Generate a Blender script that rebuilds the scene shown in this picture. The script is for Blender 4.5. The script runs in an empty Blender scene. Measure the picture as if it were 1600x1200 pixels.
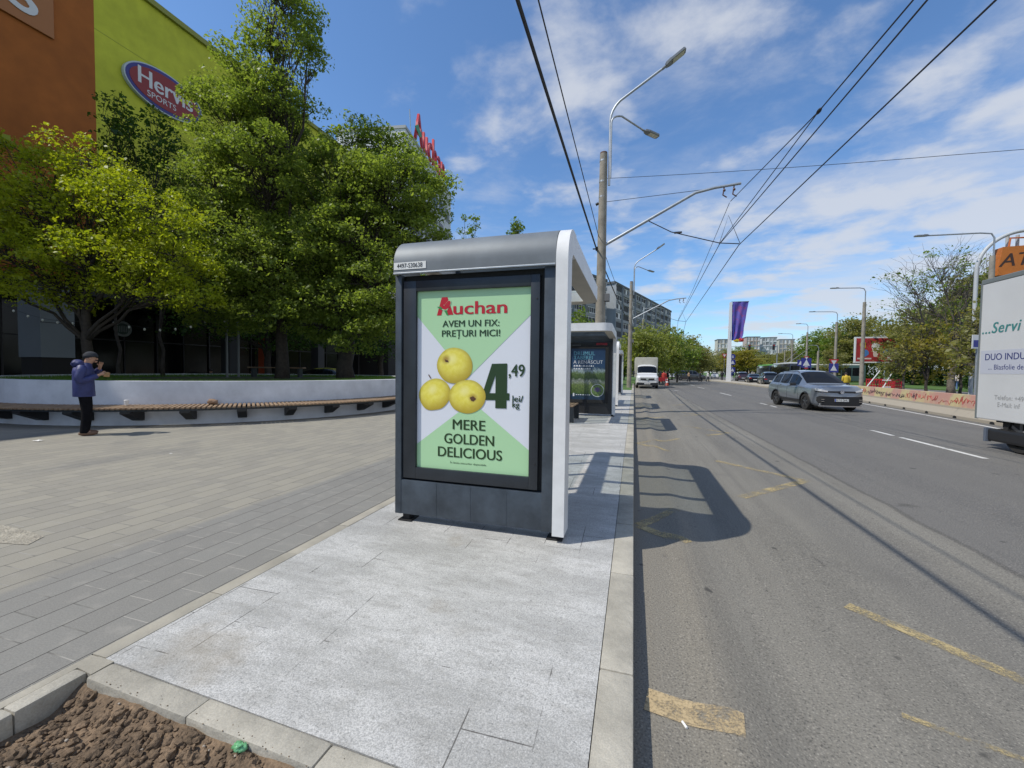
import bpy, bmesh, math, random
import numpy as np
from mathutils import Vector, Matrix, noise as mnoise
R = math.radians
C = bpy.context.scene.collection
scene = bpy.context.scene
# ------------------------------------------------------------------ camera, world, sun, exposure
FPX = 640.0                       # focal length in pixels of the 1600 px wide photograph
YAW = math.atan(190 / FPX); PITCH = math.atan(22 / FPX); ROLL = R(0.7); CAMZ = 1.58
_f = Vector((-math.sin(YAW)*math.cos(PITCH), math.cos(YAW)*math.cos(PITCH), -math.sin(PITCH)))
_r0 = Vector((math.cos(YAW), math.sin(YAW), 0)); _u0 = _r0.cross(_f)
_r = _r0*math.cos(ROLL) + _u0*math.sin(ROLL); _u = -_r0*math.sin(ROLL) + _u0*math.cos(ROLL)
cam = bpy.data.cameras.new('camera'); camo = bpy.data.objects.new('camera', cam); C.objects.link(camo)
cam.sensor_width = 36; cam.lens = FPX/1600*36; cam.clip_start = 0.05; cam.clip_end = 6000
mw = Matrix.Identity(4)
for i in range(3):
    mw[i][0] = _r[i]; mw[i][1] = _u[i]; mw[i][2] = -_f[i]
mw[2][3] = CAMZ
camo.matrix_world = mw
scene.camera = camo
SUN = Vector((-.62, -.415, 1)).normalized()
world = bpy.data.worlds.new('World'); scene.world = world; world.use_nodes = True
nt = world.node_tree; nt.nodes.clear()
def wn(t, **k):
    n = nt.nodes.new(t)
    for a, b in k.items(): setattr(n, a, b)
    return n
def wmath(op, a, b=None):
    n = wn('ShaderNodeMath', operation=op)
    for i, v in enumerate((a, b)):
        if v is None: continue
        if isinstance(v, (int, float)): n.inputs[i].default_value = v
        else: nt.links.new(v, n.inputs[i])
    return n.outputs[0]
sky = wn('ShaderNodeTexSky', sky_type='NISHITA', sun_disc=False)
sky.sun_elevation = math.asin(SUN.z); sky.sun_rotation = math.atan2(SUN.x, SUN.y) % (2*math.pi)
sky.air_density = 1.0; sky.dust_density = 0.6; sky.ozone_density = 1.6; sky.altitude = 100
tc = wn('ShaderNodeTexCoord'); sp = wn('ShaderNodeSeparateXYZ'); nt.links.new(tc.outputs['Generated'], sp.inputs[0])
zz = wmath('ADD', wmath('MAXIMUM', sp.outputs[2], 0.0), 0.13)
cx = wmath('DIVIDE', sp.outputs[0], zz); cy = wmath('DIVIDE', sp.outputs[1], zz)
cb = wn('ShaderNodeCombineXYZ'); nt.links.new(cx, cb.inputs[0]); nt.links.new(cy, cb.inputs[1])
def wnoise(scale, rot, sc, det, rough, dist, loc=(0, 0, 0)):
    m = wn('ShaderNodeMapping'); m.inputs['Rotation'].default_value = (0, 0, R(rot)); m.inputs['Scale'].default_value = (*sc, 1); m.inputs['Location'].default_value = loc; nt.links.new(cb.outputs[0], m.inputs[0])
    n = wn('ShaderNodeTexNoise'); n.inputs['Scale'].default_value = scale; n.inputs['Detail'].default_value = det; n.inputs['Roughness'].default_value = rough; n.inputs['Distortion'].default_value = dist; nt.links.new(m.outputs[0], n.inputs['Vector']); return n.outputs[0]
def wramp(v, a, b, hi):
    r = wn('ShaderNodeMapRange', interpolation_type='SMOOTHSTEP'); nt.links.new(v, r.inputs[0])
    for i, x in ((1, a), (2, b), (3, 0), (4, hi)): r.inputs[i].default_value = x
    return r.outputs[0]
big = wnoise(.62, 10, (1, 1), 3, .5, 0, (4.2, 1.3, 0))
# more cloud towards the road side (+X) and low down
cov = wmath('SUBTRACT', wmath('ADD', wmath('MULTIPLY', sp.outputs[0], .28), wmath('MULTIPLY', big, .62)), wmath('MULTIPLY', sp.outputs[2], .14))
puff = wramp(wmath('ADD', wnoise(2.5, 25, (1, 1.1), 9, .56, .15, (3.3, 2.7, 0)), cov), .72, .98, .84)
veil = wramp(wmath('ADD', wnoise(1.2, -28, (1, 1.6), 8, .62, .4, (1.1, 6.7, 0)), cov), .68, 1.03, .60)
dens = wmath('MAXIMUM', puff, veil)
mx = wn('ShaderNodeMixRGB'); nt.links.new(dens, mx.inputs[0]); 
tint = wn('ShaderNodeMixRGB', blend_type='MULTIPLY'); tint.inputs[0].default_value = 1; nt.links.new(sky.outputs[0], tint.inputs[1]); tint.inputs[2].default_value = (.64, .84, 1.02, 1)
nt.links.new(tint.outputs[0], mx.inputs[1]); mx.inputs[2].default_value = (3.85, 4.05, 4.45, 1)
bg = wn('ShaderNodeBackground'); bg.inputs[1].default_value = .145; nt.links.new(mx.outputs[0], bg.inputs[0])
wo = wn('ShaderNodeOutputWorld'); nt.links.new(bg.outputs[0], wo.inputs[0])
sl = bpy.data.lights.new('sun', 'SUN'); sl.energy = 3.5; sl.angle = R(.53); sl.color = (1, .95, .85)
so = bpy.data.objects.new('sun', sl); C.objects.link(so); so.rotation_euler = (-SUN).to_track_quat('-Z', 'Y').to_euler(); so.location = (-30, -20, 60)
vs = scene.view_settings; vs.view_transform = 'Standard'; vs.look = 'None'; vs.exposure = 0.26; vs.gamma = 1; vs.use_curve_mapping = False

# ------------------------------------------------------------------ helpers
CAM = Vector((0, 0, CAMZ))
def ray(px, py): return _f + _r*((px-800)/FPX) - _u*((py-600)/FPX)
def at(px, py, Y):
    d = ray(px, py); return CAM + d*(Y/d.y)
def atX(px, py, X):
    d = ray(px, py); return CAM + d*(X/d.x)
def gnd(px, py, z=0.0):
    d = ray(px, py); return CAM + d*((z-CAMZ)/d.z)
MATS = {}
def mat(name, col, rough=.6, metal=0, var=.0, vs=4.0, vdet=6, bump=0, bs=60, spec=.5, coat=0, col2=None, speck=0, ss=300):
    """Principled surface; var/col2: noise variation of the thing's own colour, speck: fine grain, bump: fine relief"""
    if name in MATS: return MATS[name]
    m = bpy.data.materials.new(name); m.use_nodes = True; t = m.node_tree; b = t.nodes['Principled BSDF']
    b.inputs['Roughness'].default_value = rough; b.inputs['Metallic'].default_value = metal
    b.inputs['Specular IOR Level'].default_value = spec; b.inputs['Coat Weight'].default_value = coat; b.inputs['Coat Roughness'].default_value = .05
    L = t.links; col = tuple(col)
    c = None
    if var or col2 or speck or bump:
        tcn = t.nodes.new('ShaderNodeTexCoord')
    if var or col2:
        n = t.nodes.new('ShaderNodeTexNoise'); n.inputs['Scale'].default_value = vs; n.inputs['Detail'].default_value = vdet; n.inputs['Roughness'].default_value = .62
        L.new(tcn.outputs['Object'], n.inputs['Vector'])
        r = t.nodes.new('ShaderNodeMapRange'); r.inputs[1].default_value = .32; r.inputs[2].default_value = .68; L.new(n.outputs[0], r.inputs[0])
        x = t.nodes.new('ShaderNodeMixRGB'); L.new(r.outputs[0], x.inputs[0])
        if col2: a, d = col, tuple(col2)
        else: a = tuple(v*(1-var) for v in col); d = tuple(min(1, v*(1+var)) for v in col)
        x.inputs[1].default_value = (*a, 1); x.inputs[2].default_value = (*d, 1); c = x.outputs[0]
    if speck:
        n = t.nodes.new('ShaderNodeTexNoise'); n.inputs['Scale'].default_value = ss; n.inputs['Detail'].default_value = 3; L.new(tcn.outputs['Object'], n.inputs['Vector'])
        r = t.nodes.new('ShaderNodeMapRange'); r.inputs[1].default_value = .3; r.inputs[2].default_value = .7; r.inputs[3].default_value = 1-speck; r.inputs[4].default_value = 1+speck; L.new(n.outputs[0], r.inputs[0])
        x = t.nodes.new('ShaderNodeVectorMath'); x.operation = 'SCALE'
        if c: L.new(c, x.inputs[0])
        else: x.inputs[0].default_value = col
        L.new(r.outputs[0], x.inputs['Scale']); c = x.outputs[0]
    if c: L.new(c, b.inputs['Base Color'])
    else: b.inputs['Base Color'].default_value = (*col, 1)
    if bump:
        n = t.nodes.new('ShaderNodeTexNoise'); n.inputs['Scale'].default_value = bs; n.inputs['Detail'].default_value = 5; L.new(tcn.outputs['Object'], n.inputs['Vector'])
        bp = t.nodes.new('ShaderNodeBump'); bp.inputs['Strength'].default_value = bump; bp.inputs['Distance'].default_value = .02; L.new(n.outputs[0], bp.inputs['Height']); L.new(bp.outputs[0], b.inputs['Normal'])
    MATS[name] = m; return m
def glassmat(name, tintc, alpha=.25, rough=.03):
    """thin pane: partly clear, partly tinted body, with sky reflections"""
    m = bpy.data.materials.new(name); m.use_nodes = True; t = m.node_tree; b = t.nodes['Principled BSDF']
    b.inputs['Base Color'].default_value = (*tintc, 1); b.inputs['Roughness'].default_value = rough; b.inputs['Specular IOR Level'].default_value = .6
    tr = t.nodes.new('ShaderNodeBsdfTransparent'); tr.inputs[0].default_value = (.93, .96, .95, 1)
    mxn = t.nodes.new('ShaderNodeMixShader'); mxn.inputs[0].default_value = alpha
    t.links.new(tr.outputs[0], mxn.inputs[1]); t.links.new(b.outputs[0], mxn.inputs[2])
    t.links.new(mxn.outputs[0], t.nodes['Material Output'].inputs[0]); MATS[name] = m; return m
def leafmat(name, c1, c2, trans=.45):
    m = bpy.data.materials.new(name); m.use_nodes = True; t = m.node_tree; t.nodes.remove(t.nodes['Principled BSDF'])
    g = t.nodes.new('ShaderNodeNewGeometry'); x = t.nodes.new('ShaderNodeMixRGB'); x.inputs[1].default_value = (*c1, 1); x.inputs[2].default_value = (*c2, 1)
    tcn = t.nodes.new('ShaderNodeTexCoord'); n = t.nodes.new('ShaderNodeTexNoise'); n.inputs['Scale'].default_value = .7; n.inputs['Detail'].default_value = 3
    t.links.new(tcn.outputs['Object'], n.inputs['Vector'])
    a = t.nodes.new('ShaderNodeMath'); a.operation = 'MULTIPLY_ADD'; t.links.new(n.outputs[0], a.inputs[0]); a.inputs[1].default_value = 1.0
    h = t.nodes.new('ShaderNodeMath'); h.operation = 'MULTIPLY_ADD'; t.links.new(g.outputs['Random Per Island'], h.inputs[0]); h.inputs[1].default_value = .7; h.inputs[2].default_value = -.35
    t.links.new(h.outputs[0], a.inputs[2]); a.use_clamp = True; t.links.new(a.outputs[0], x.inputs[0])
    d = t.nodes.new('ShaderNodeBsdfPrincipled'); d.inputs['Roughness'].default_value = .5; d.inputs['Specular IOR Level'].default_value = .35
    tl = t.nodes.new('ShaderNodeBsdfTranslucent'); mxn = t.nodes.new('ShaderNodeMixShader'); mxn.inputs[0].default_value = trans
    br = t.nodes.new('ShaderNodeVectorMath'); br.operation = 'MULTIPLY'; br.inputs[1].default_value = (1.6, 1.65, .85); t.links.new(x.outputs[0], br.inputs[0])
    t.links.new(x.outputs[0], d.inputs['Base Color']); t.links.new(br.outputs[0], tl.inputs[0])
    t.links.new(d.outputs[0], mxn.inputs[1]); t.links.new(tl.outputs[0], mxn.inputs[2]); t.links.new(mxn.outputs[0], t.nodes['Material Output'].inputs[0])
    MATS[name] = m; return m

class MB:
    """collects shapes that become ONE mesh object"""
    def __init__(s): s.v = []; s.f = []; s.m = []
    def add(s, vs, fs, mi=0):
        o = len(s.v); s.v += [tuple(v) for v in vs]; s.f += [tuple(i+o for i in f) for f in fs]; s.m += [mi]*len(fs); return s
    def box(s, a, b, mi=0, M=None):
        x0, y0, z0 = a; x1, y1, z1 = b
        vs = [(x0,y0,z0),(x1,y0,z0),(x1,y1,z0),(x0,y1,z0),(x0,y0,z1),(x1,y0,z1),(x1,y1,z1),(x0,y1,z1)]
        if M is not None: vs = [M @ Vector(v) for v in vs]
        return s.add(vs, [(0,3,2,1),(4,5,6,7),(0,1,5,4),(1,2,6,5),(2,3,7,6),(3,0,4,7)], mi)
    def bev(s, a, b, r=.01, mi=0, M=None):
        """box with chamfered edges"""
        bm = bmesh.new(); bmesh.ops.create_cube(bm, size=1)
        for v in bm.verts: v.co = Vector([(a[i]+b[i])/2 + v.co[i]*(b[i]-a[i]) for i in range(3)])
        bmesh.ops.bevel(bm, geom=list(bm.edges), offset=r, segments=2, affect='EDGES', profile=.6)
        bm.verts.index_update(); vs = [v.co.copy() for v in bm.verts]; fs = [[v.index for v in f.verts] for f in bm.faces]; bm.free()
        if M is not None: vs = [M @ v for v in vs]
        return s.add(vs, fs, mi)
    def tube(s, pts, r, n=8, mi=0, cap=True):
        pts = [Vector(p) for p in pts]; rs = r if isinstance(r, (list, tuple)) else [r]*len(pts)
        vs = []; fs = []; prev = None
        for i, p in enumerate(pts):
            d = (pts[min(i+1, len(pts)-1)] - pts[max(i-1, 0)])
            if d.length < 1e-9: d = Vector((0, 0, 1))
            d.normalize()
            if prev is None: prev = d.orthogonal().normalized()
            a = prev - d*prev.dot(d); 
            if a.length < 1e-6: a = d.orthogonal()
            a.normalize(); prev = a; b = d.cross(a)
            for k in range(n):
                t = 2*math.pi*k/n; vs.append(p + (a*math.cos(t) + b*math.sin(t))*rs[i])
        for i in range(len(pts)-1):
            for k in range(n):
                fs.append((i*n+k, i*n+(k+1) % n, (i+1)*n+(k+1) % n, (i+1)*n+k))
        if cap: fs += [tuple(range(n-1, -1, -1)), tuple((len(pts)-1)*n+k for k in range(n))]
        return s.add(vs, fs, mi)
    def prism(s, poly, axis, d0, d1, mi=0):
        """extrude a 2-D outline along axis ('x': poly is (y,z); 'y': (x,z); 'z': (x,y))"""
        n = len(poly); P = {'x': lambda p, d: (d, p[0], p[1]), 'y': lambda p, d: (p[0], d, p[1]), 'z': lambda p, d: (p[0], p[1], d)}[axis]
        vs = [P(p, d0) for p in poly] + [P(p, d1) for p in poly]
        fs = [tuple(range(n-1, -1, -1)), tuple(range(n, 2*n))] + [(i, (i+1) % n, n+(i+1) % n, n+i) for i in range(n)]
        return s.add(vs, fs, mi)
    def lathe(s, prof, n=24, M=None, mi=0):
        vs = []; fs = []
        for r, z in prof:
            for k in range(n):
                t = 2*math.pi*k/n; v = Vector((r*math.cos(t), r*math.sin(t), z)); vs.append(M @ v if M is not None else v)
        for i in range(len(prof)-1):
            for k in range(n): fs.append((i*n+k, i*n+(k+1) % n, (i+1)*n+(k+1) % n, (i+1)*n+k))
        fs += [tuple(range(n-1, -1, -1)), tuple((len(prof)-1)*n+k for k in range(n))]
        return s.add(vs, fs, mi)
    def ball(s, c, r, mi=0, seed=0, amp=0, sub=2, freq=2.0):
        bm = bmesh.new(); bmesh.ops.create_icosphere(bm, subdivisions=sub, radius=1); r = r if isinstance(r, (list, tuple)) else (r, r, r)
        vs = []
        for v in bm.verts:
            k = 1 + (amp*mnoise.noise(v.co*freq + Vector((seed*7.3, seed*3.1, seed))) if amp else 0)
            vs.append((c[0]+v.co.x*r[0]*k, c[1]+v.co.y*r[1]*k, c[2]+v.co.z*r[2]*k))
        fs = [[v.index for v in f.verts] for f in bm.faces]; bm.free(); return s.add(vs, fs, mi)
    def build(s, name, mats, parent=None, smooth=False, loc=None, ang=None):
        me = bpy.data.meshes.new(name); me.from_pydata(s.v, [], s.f)
        for m in (mats if isinstance(mats, (list, tuple)) else [mats]): me.materials.append(m)
        me.polygons.foreach_set('material_index', s.m)
        bm = bmesh.new(); bm.from_mesh(me); bmesh.ops.recalc_face_normals(bm, faces=bm.faces); bm.to_mesh(me); bm.free()
        if smooth:
            me.polygons.foreach_set('use_smooth', [True]*len(me.polygons))
            if ang is not None: me.set_sharp_from_angle(angle=R(ang))
        me.update()
        o = bpy.data.objects.new(name, me); C.objects.link(o)
        if parent: o.parent = parent
        if loc is not None: o.location = loc
        return o
def link(name, me, parent=None, loc=None):
    o = bpy.data.objects.new(name, me); C.objects.link(o)
    if parent: o.parent = parent
    if loc is not None: o.location = loc
    return o
def thing(name, label, cat, loc=(0, 0, 0), rz=0, group=None):
    o = bpy.data.objects.new(name, None); C.objects.link(o); o.empty_display_size = .2
    o.location = loc; o.rotation_euler = (0, 0, rz); return tag(o, label, cat, group)
def tag(o, label, cat, group=None):
    o['label'] = label; o['category'] = cat
    if group: o['group'] = group
    return o
def struct(o): o['kind'] = 'structure'; return o
KIDS = {}
def kids(o): return [c for c in C.objects if c.parent == o]
def dup(root, loc, rz, label, group=None, sc=None):
    def cp(o, par):
        c = o.copy(); C.objects.link(c)
        if par: c.parent = par
        for ch in kids(o): cp(ch, c)
        return c
    r = cp(root, None); r.location = loc; r.rotation_euler = (0, 0, rz); r['label'] = label
    if sc: r.scale = sc
    if group: r['group'] = group
    return r
def text_mesh(body, size, M, material, name='lettering', parent=None, bold=0, extrude=.0, align='CENTER', shear=0, sx=1, space=1):
    cu = bpy.data.curves.new('lettering', 'FONT'); cu.body = body; cu.size = size; cu.align_x = align; cu.align_y = 'CENTER'; cu.offset = 0; cu.extrude = extrude; cu.shear = shear; cu.space_character = space; cu.resolution_u = 4
    o = bpy.data.objects.new('tmp', cu); me = bpy.data.meshes.new_from_object(o); bpy.data.objects.remove(o); bpy.data.curves.remove(cu)
    if bold > .016*size and not extrude:     # heavier weight: three copies side by side, a hair apart in depth
        m3 = MB(); f_ = [tuple(p.vertices) for p in me.polygons]
        for i_, dx in enumerate((-.022, -.011, 0, .011, .022) if bold > .025*size else (-.012, 0, .012)): m3.add([(v.co.x+dx*size, v.co.y, v.co.z+.0003*i_) for v in me.vertices], f_)
        me.clear_geometry(); me.from_pydata(m3.v, [], m3.f)
    me.transform(M @ Matrix.Diagonal((sx, 1, 1, 1))); me.materials.clear(); me.materials.append(material); me.name = name
    return link(name, me, parent)
def face_M(o, right, up):
    """matrix that lays 2-D (x,y) into the plane right/up at o"""
    r = Vector(right).normalized(); u = Vector(up).normalized(); n = r.cross(u)
    m = Matrix.Identity(4)
    for i in range(3): m[i][0] = r[i]; m[i][1] = u[i]; m[i][2] = n[i]; m[i][3] = o[i]
    return m
def flat(poly2, M, off=0):
    """polygon in the plane of M"""
    b = MB(); b.add([M @ Vector((x, y, off)) for x, y in poly2], [tuple(range(len(poly2)))]); return b
def disc2(cx, cy, rx, ry, n=28, seed=0, amp=0):
    o = []
    for k in range(n):
        t = 2*math.pi*k/n; q = 1 + amp*mnoise.noise(Vector((math.cos(t)*1.3+seed*5, math.sin(t)*1.3, seed)))
        o.append((cx+rx*q*math.cos(t), cy+ry*q*math.sin(t)))
    return o

# ------------------------------------------------------------------ materials
white_alu = mat('white painted aluminium', (.68, .68, .68), .42, .0, var=.08, vs=5, vdet=9, bump=.03, bs=10)
grey_steel = mat('grey brushed steel', (.16, .178, .195), .55, .15, spec=.35, var=.22, vs=1.2)
anthracite = mat('anthracite coated steel', (.052, .066, .084), .45, .2, var=.35, vs=4, vdet=9, bump=.04, bs=12)
dark_frame = mat('dark frame', (.026, .031, .038), .38, .2, var=.15, vs=5)
black = mat('black rubber', (.012, .012, .013), .7)
asphalt_black = mat('black plastic', (.018, .018, .02), .45)
soffit = mat('beige soffit', (.42, .39, .33), .6, var=.08)
clear = glassmat('clear shelter glass', (.35, .42, .42), .14)
concrete = mat('weathered concrete', (.30, .28, .245), .85, var=.22, vs=5, bump=.25, bs=50, speck=.10, ss=120)
concrete_pole = mat('spun concrete pole', (.25, .225, .185), .85, var=.28, vs=2.5, bump=.3, bs=30)
galv = mat('galvanised steel', (.38, .40, .42), .45, .7, var=.12, vs=8)
wire_m = mat('dark cable', (.02, .02, .024), .6)
bark = mat('bark', (.045, .036, .028), .9, var=.4, vs=9, bump=.7, bs=22)
bark_grey = mat('grey bark', (.13, .11, .09), .9, var=.35, vs=9, bump=.6, bs=22)
wood = mat('weathered bench timber', (.20, .13, .078), .7, var=.35, vs=6, col2=(.31, .215, .135))
white_wall = mat('white painted planter', (.62, .64, .68), .75, var=.14, vs=1.6, bump=.12, bs=15)
# ------------------------------------------------------------------ ground materials
def nodes_mat(name):
    m = bpy.data.materials.new(name); m.use_nodes = True; t = m.node_tree; b = t.nodes['Principled BSDF']
    def N(ty, **k):
        n = t.nodes.new(ty)
        for a, v in k.items():
            if a in n.inputs.keys(): n.inputs[a].default_value = v
            else: setattr(n, a, v)
        return n
    MATS[name] = m
    return m, t, b, N, t.links.new
def ramp(N, L, src, a, b, lo=0, hi=1):
    r = N('ShaderNodeMapRange', interpolation_type='SMOOTHSTEP'); r.inputs[1].default_value = a; r.inputs[2].default_value = b; r.inputs[3].default_value = lo; r.inputs[4].default_value = hi
    L(src, r.inputs[0]); return r.outputs[0]
def mixc(N, L, fac, a, b, bt='MIX'):
    x = N('ShaderNodeMixRGB', blend_type=bt)
    for i, v in ((0, fac), (1, a), (2, b)):
        if isinstance(v, (int, float)): x.inputs[i].default_value = v
        elif isinstance(v, tuple): x.inputs[i].default_value = (*v, 1)
        else: L(v, x.inputs[i])
    return x.outputs[0]
def noise_(N, L, co, scale, det=5, rough=.6, dist=0):
    n = N('ShaderNodeTexNoise'); n.inputs['Scale'].default_value = scale; n.inputs['Detail'].default_value = det; n.inputs['Roughness'].default_value = rough; n.inputs['Distortion'].default_value = dist
    L(co, n.inputs['Vector']); return n.outputs[0]

def asphalt_material():
    m, t, b, N, L = nodes_mat('worn asphalt')
    tcn = N('ShaderNodeTexCoord'); co = tcn.outputs['Object']; s = N('ShaderNodeSeparateXYZ'); L(co, s.inputs[0]); X = s.outputs[0]; Y = s.outputs[1]
    st = N('ShaderNodeMapping'); st.inputs['Scale'].default_value = (1.3, .12, 1); L(co, st.inputs[0])
    wob = noise_(N, L, co, .6, 4)
    xw = N('ShaderNodeMath', operation='MULTIPLY_ADD'); L(wob, xw.inputs[0]); xw.inputs[1].default_value = .5; L(X, xw.inputs[2])
    big = noise_(N, L, st.outputs[0], 1.2, 6, .65); patch = noise_(N, L, co, .8, 6, .6)
    c = mixc(N, L, ramp(N, L, big, .35, .65), (.156, .146, .125), (.200, .188, .161))
    # dusty, paler gutter strip along the kerb; darker polished lanes further out
    c = mixc(N, L, ramp(N, L, xw.outputs[0], .62, .95, .75, 0), c, (.250, .224, .176))
    # the lane was resurfaced: warm worn strip beside the kerb, cooler darker asphalt beyond an uneven dark seam
    wob2 = N('ShaderNodeMath', operation='MULTIPLY_ADD'); L(noise_(N, L, co, 1.4, 5), wob2.inputs[0]); wob2.inputs[1].default_value = .14; L(X, wob2.inputs[2])
    c = mixc(N, L, ramp(N, L, wob2.outputs[0], 3.02, 3.08, 0, .80), c, (.122, .117, .111))
    sm_ = N('ShaderNodeMath', operation='SUBTRACT'); L(wob2.outputs[0], sm_.inputs[0]); sm_.inputs[1].default_value = 3.04; sa = N('ShaderNodeMath', operation='ABSOLUTE'); L(sm_.outputs[0], sa.inputs[0]); c = mixc(N, L, ramp(N, L, sa.outputs[0], .05, .012, 0, .6), c, (.055, .052, .05))
    ck = N('ShaderNodeTexVoronoi', feature='DISTANCE_TO_EDGE'); ck.inputs['Scale'].default_value = .42; dco = N('ShaderNodeVectorMath', operation='MULTIPLY_ADD'); nz_ = N('ShaderNodeTexNoise'); nz_.inputs['Scale'].default_value = 2.2; nz_.inputs['Detail'].default_value = 6; L(co, nz_.inputs['Vector']); L(nz_.outputs['Color'], dco.inputs[0]); dco.inputs[1].default_value = (.7, .7, 0); L(co, dco.inputs[2]); L(dco.outputs[0], ck.inputs['Vector'])
    cf = N('ShaderNodeMath', operation='MULTIPLY'); L(ramp(N, L, ck.outputs['Distance'], .010, .002), cf.inputs[0]); L(ramp(N, L, patch, .56, .64, 0, .6), cf.inputs[1]); c = mixc(N, L, cf.outputs[0], c, (.05, .047, .044))
    tr_ = N('ShaderNodeMapping'); tr_.inputs['Scale'].default_value = (2.4, .05, 1); L(co, tr_.inputs[0]); c = mixc(N, L, ramp(N, L, noise_(N, L, tr_.outputs[0], 1.5, 5, .7), .52, .72, 0, .45), c, (.085, .082, .078))
    lane = N('ShaderNodeMath', operation='SINE'); k = N('ShaderNodeMath', operation='MULTIPLY'); L(xw.outputs[0], k.inputs[0]); k.inputs[1].default_value = 3.3; L(k.outputs[0], lane.inputs[0])
    c = mixc(N, L, ramp(N, L, lane.outputs[0], .1, 1, 0, .30), c, (.095, .092, .09))
    c = mixc(N, L, ramp(N, L, patch, .56, .72, 0, .35), c, (.10, .094, .086))
    # aggregate: pale and dark chips
    g = noise_(N, L, co, 95, 3, .7); g2 = N('ShaderNodeTexVoronoi'); g2.inputs['Scale'].default_value = 75; L(co, g2.inputs['Vector'])
    c = mixc(N, L, ramp(N, L, g, .55, .68, 0, .80), c, (.33, .305, .26)); c = mixc(N, L, ramp(N, L, g, .46, .33, 0, .85), c, (.05, .047, .045))
    # oil drips and sealed cracks
    oil = noise_(N, L, co, 4.5, 2, .5); c = mixc(N, L, ramp(N, L, oil, .70, .75, 0, .75), c, (.04, .038, .036))
    L(c, b.inputs['Base Color']); b.inputs['Roughness'].default_value = .82; b.inputs['Specular IOR Level'].default_value = .35
    bp = N('ShaderNodeBump'); bp.inputs['Strength'].default_value = .45; bp.inputs['Distance'].default_value = .006; L(g2.outputs['Distance'], bp.inputs['Height']); L(bp.outputs[0], b.inputs['Normal'])
    return m
def paver_material():
    m, t, b, N, L = nodes_mat('concrete pavers')
    tcn = N('ShaderNodeTexCoord'); co = tcn.outputs['Object']; s = N('ShaderNodeSeparateXYZ'); L(co, s.inputs[0])
    rot = N('ShaderNodeMapping'); rot.inputs['Rotation'].default_value = (0, 0, R(90)); rot.inputs['Location'].default_value = (0, 0, 0); L(co, rot.inputs[0])
    wv = N('ShaderNodeVectorMath', operation='MULTIPLY_ADD'); nn = N('ShaderNodeTexNoise'); nn.inputs['Scale'].default_value = 3.0; L(co, nn.inputs['Vector']); L(nn.outputs['Color'], wv.inputs[0]); wv.inputs[1].default_value = (.014, .014, 0); L(rot.outputs[0], wv.inputs[2])
    br = N('ShaderNodeTexBrick', offset=.5, squash=1.0); L(wv.outputs[0], br.inputs['Vector'])
    br.inputs['Color1'].default_value = (0, 0, 0, 1); br.inputs['Color2'].default_value = (1, 1, 1, 1); br.inputs['Mortar'].default_value = (.5, .5, .5, 1)
    br.inputs['Scale'].default_value = 1; br.inputs['Mortar Size'].default_value = .0035; br.inputs['Mortar Smooth'].default_value = .1; br.inputs['Bias'].default_value = 0; br.inputs['Brick Width'].default_value = .316; br.inputs['Row Height'].default_value = .215
    st = N('ShaderNodeMapping'); st.inputs['Scale'].default_value = (1, .35, 1); L(co, st.inputs[0])
    big = noise_(N, L, st.outputs[0], .9, 7, .62); sm = noise_(N, L, co, 7, 6, .6)
    # darker grey rows beside the granite, warmer beige-grey beyond
    wob = N('ShaderNodeMath', operation='MULTIPLY_ADD'); L(noise_(N, L, co, .5, 3), wob.inputs[0]); wob.inputs[1].default_value = .25; L(s.outputs[0], wob.inputs[2])
    c = mixc(N, L, ramp(N, L, wob.outputs[0], -3.72, -3.62), (.272, .254, .208), (.200, .196, .180))
    c = mixc(N, L, ramp(N, L, br.outputs['Color'], 0, 1, 0, .38), c, (.165, .158, .145))
    c = mixc(N, L, ramp(N, L, big, .52, .70, 0, .62), c, (.135, .135, .132))
    c = mixc(N, L, ramp(N, L, sm, .5, .8, 0, .4), c, (.33, .31, .275))
    g = noise_(N, L, co, 130, 2, .6); c = mixc(N, L, ramp(N, L, g, .35, .65, .0, .18), c, (.42, .40, .36))
    # long joints dark and open, some cross joints filled with pale sand
    jn = noise_(N, L, co, 1.7, 3); 
    sw = N('ShaderNodeSeparateXYZ'); L(wv.outputs[0], sw.inputs[0]); dv = N('ShaderNodeMath', operation='DIVIDE'); L(sw.outputs[1], dv.inputs[0]); dv.inputs[1].default_value = .215
    pp = N('ShaderNodeMath', operation='PINGPONG'); L(dv.outputs[0], pp.inputs[0]); pp.inputs[1].default_value = .5
    cross = mixc(N, L, ramp(N, L, jn, .38, .50), (.15, .145, .13), (.315, .30, .27))
    jc = mixc(N, L, ramp(N, L, pp.outputs[0], .030, .016), cross, (.060, .056, .050))
    c = mixc(N, L, br.outputs['Fac'], c, jc)
    L(c, b.inputs['Base Color']); b.inputs['Roughness'].default_value = .85; b.inputs['Specular IOR Level'].default_value = .3
    bp = N('ShaderNodeBump'); bp.inputs['Strength'].default_value = .5; bp.inputs['Distance'].default_value = .006; bp.invert = True
    L(br.outputs['Fac'], bp.inputs['Height']); L(bp.outputs[0], b.inputs['Normal'])
    return m
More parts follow.
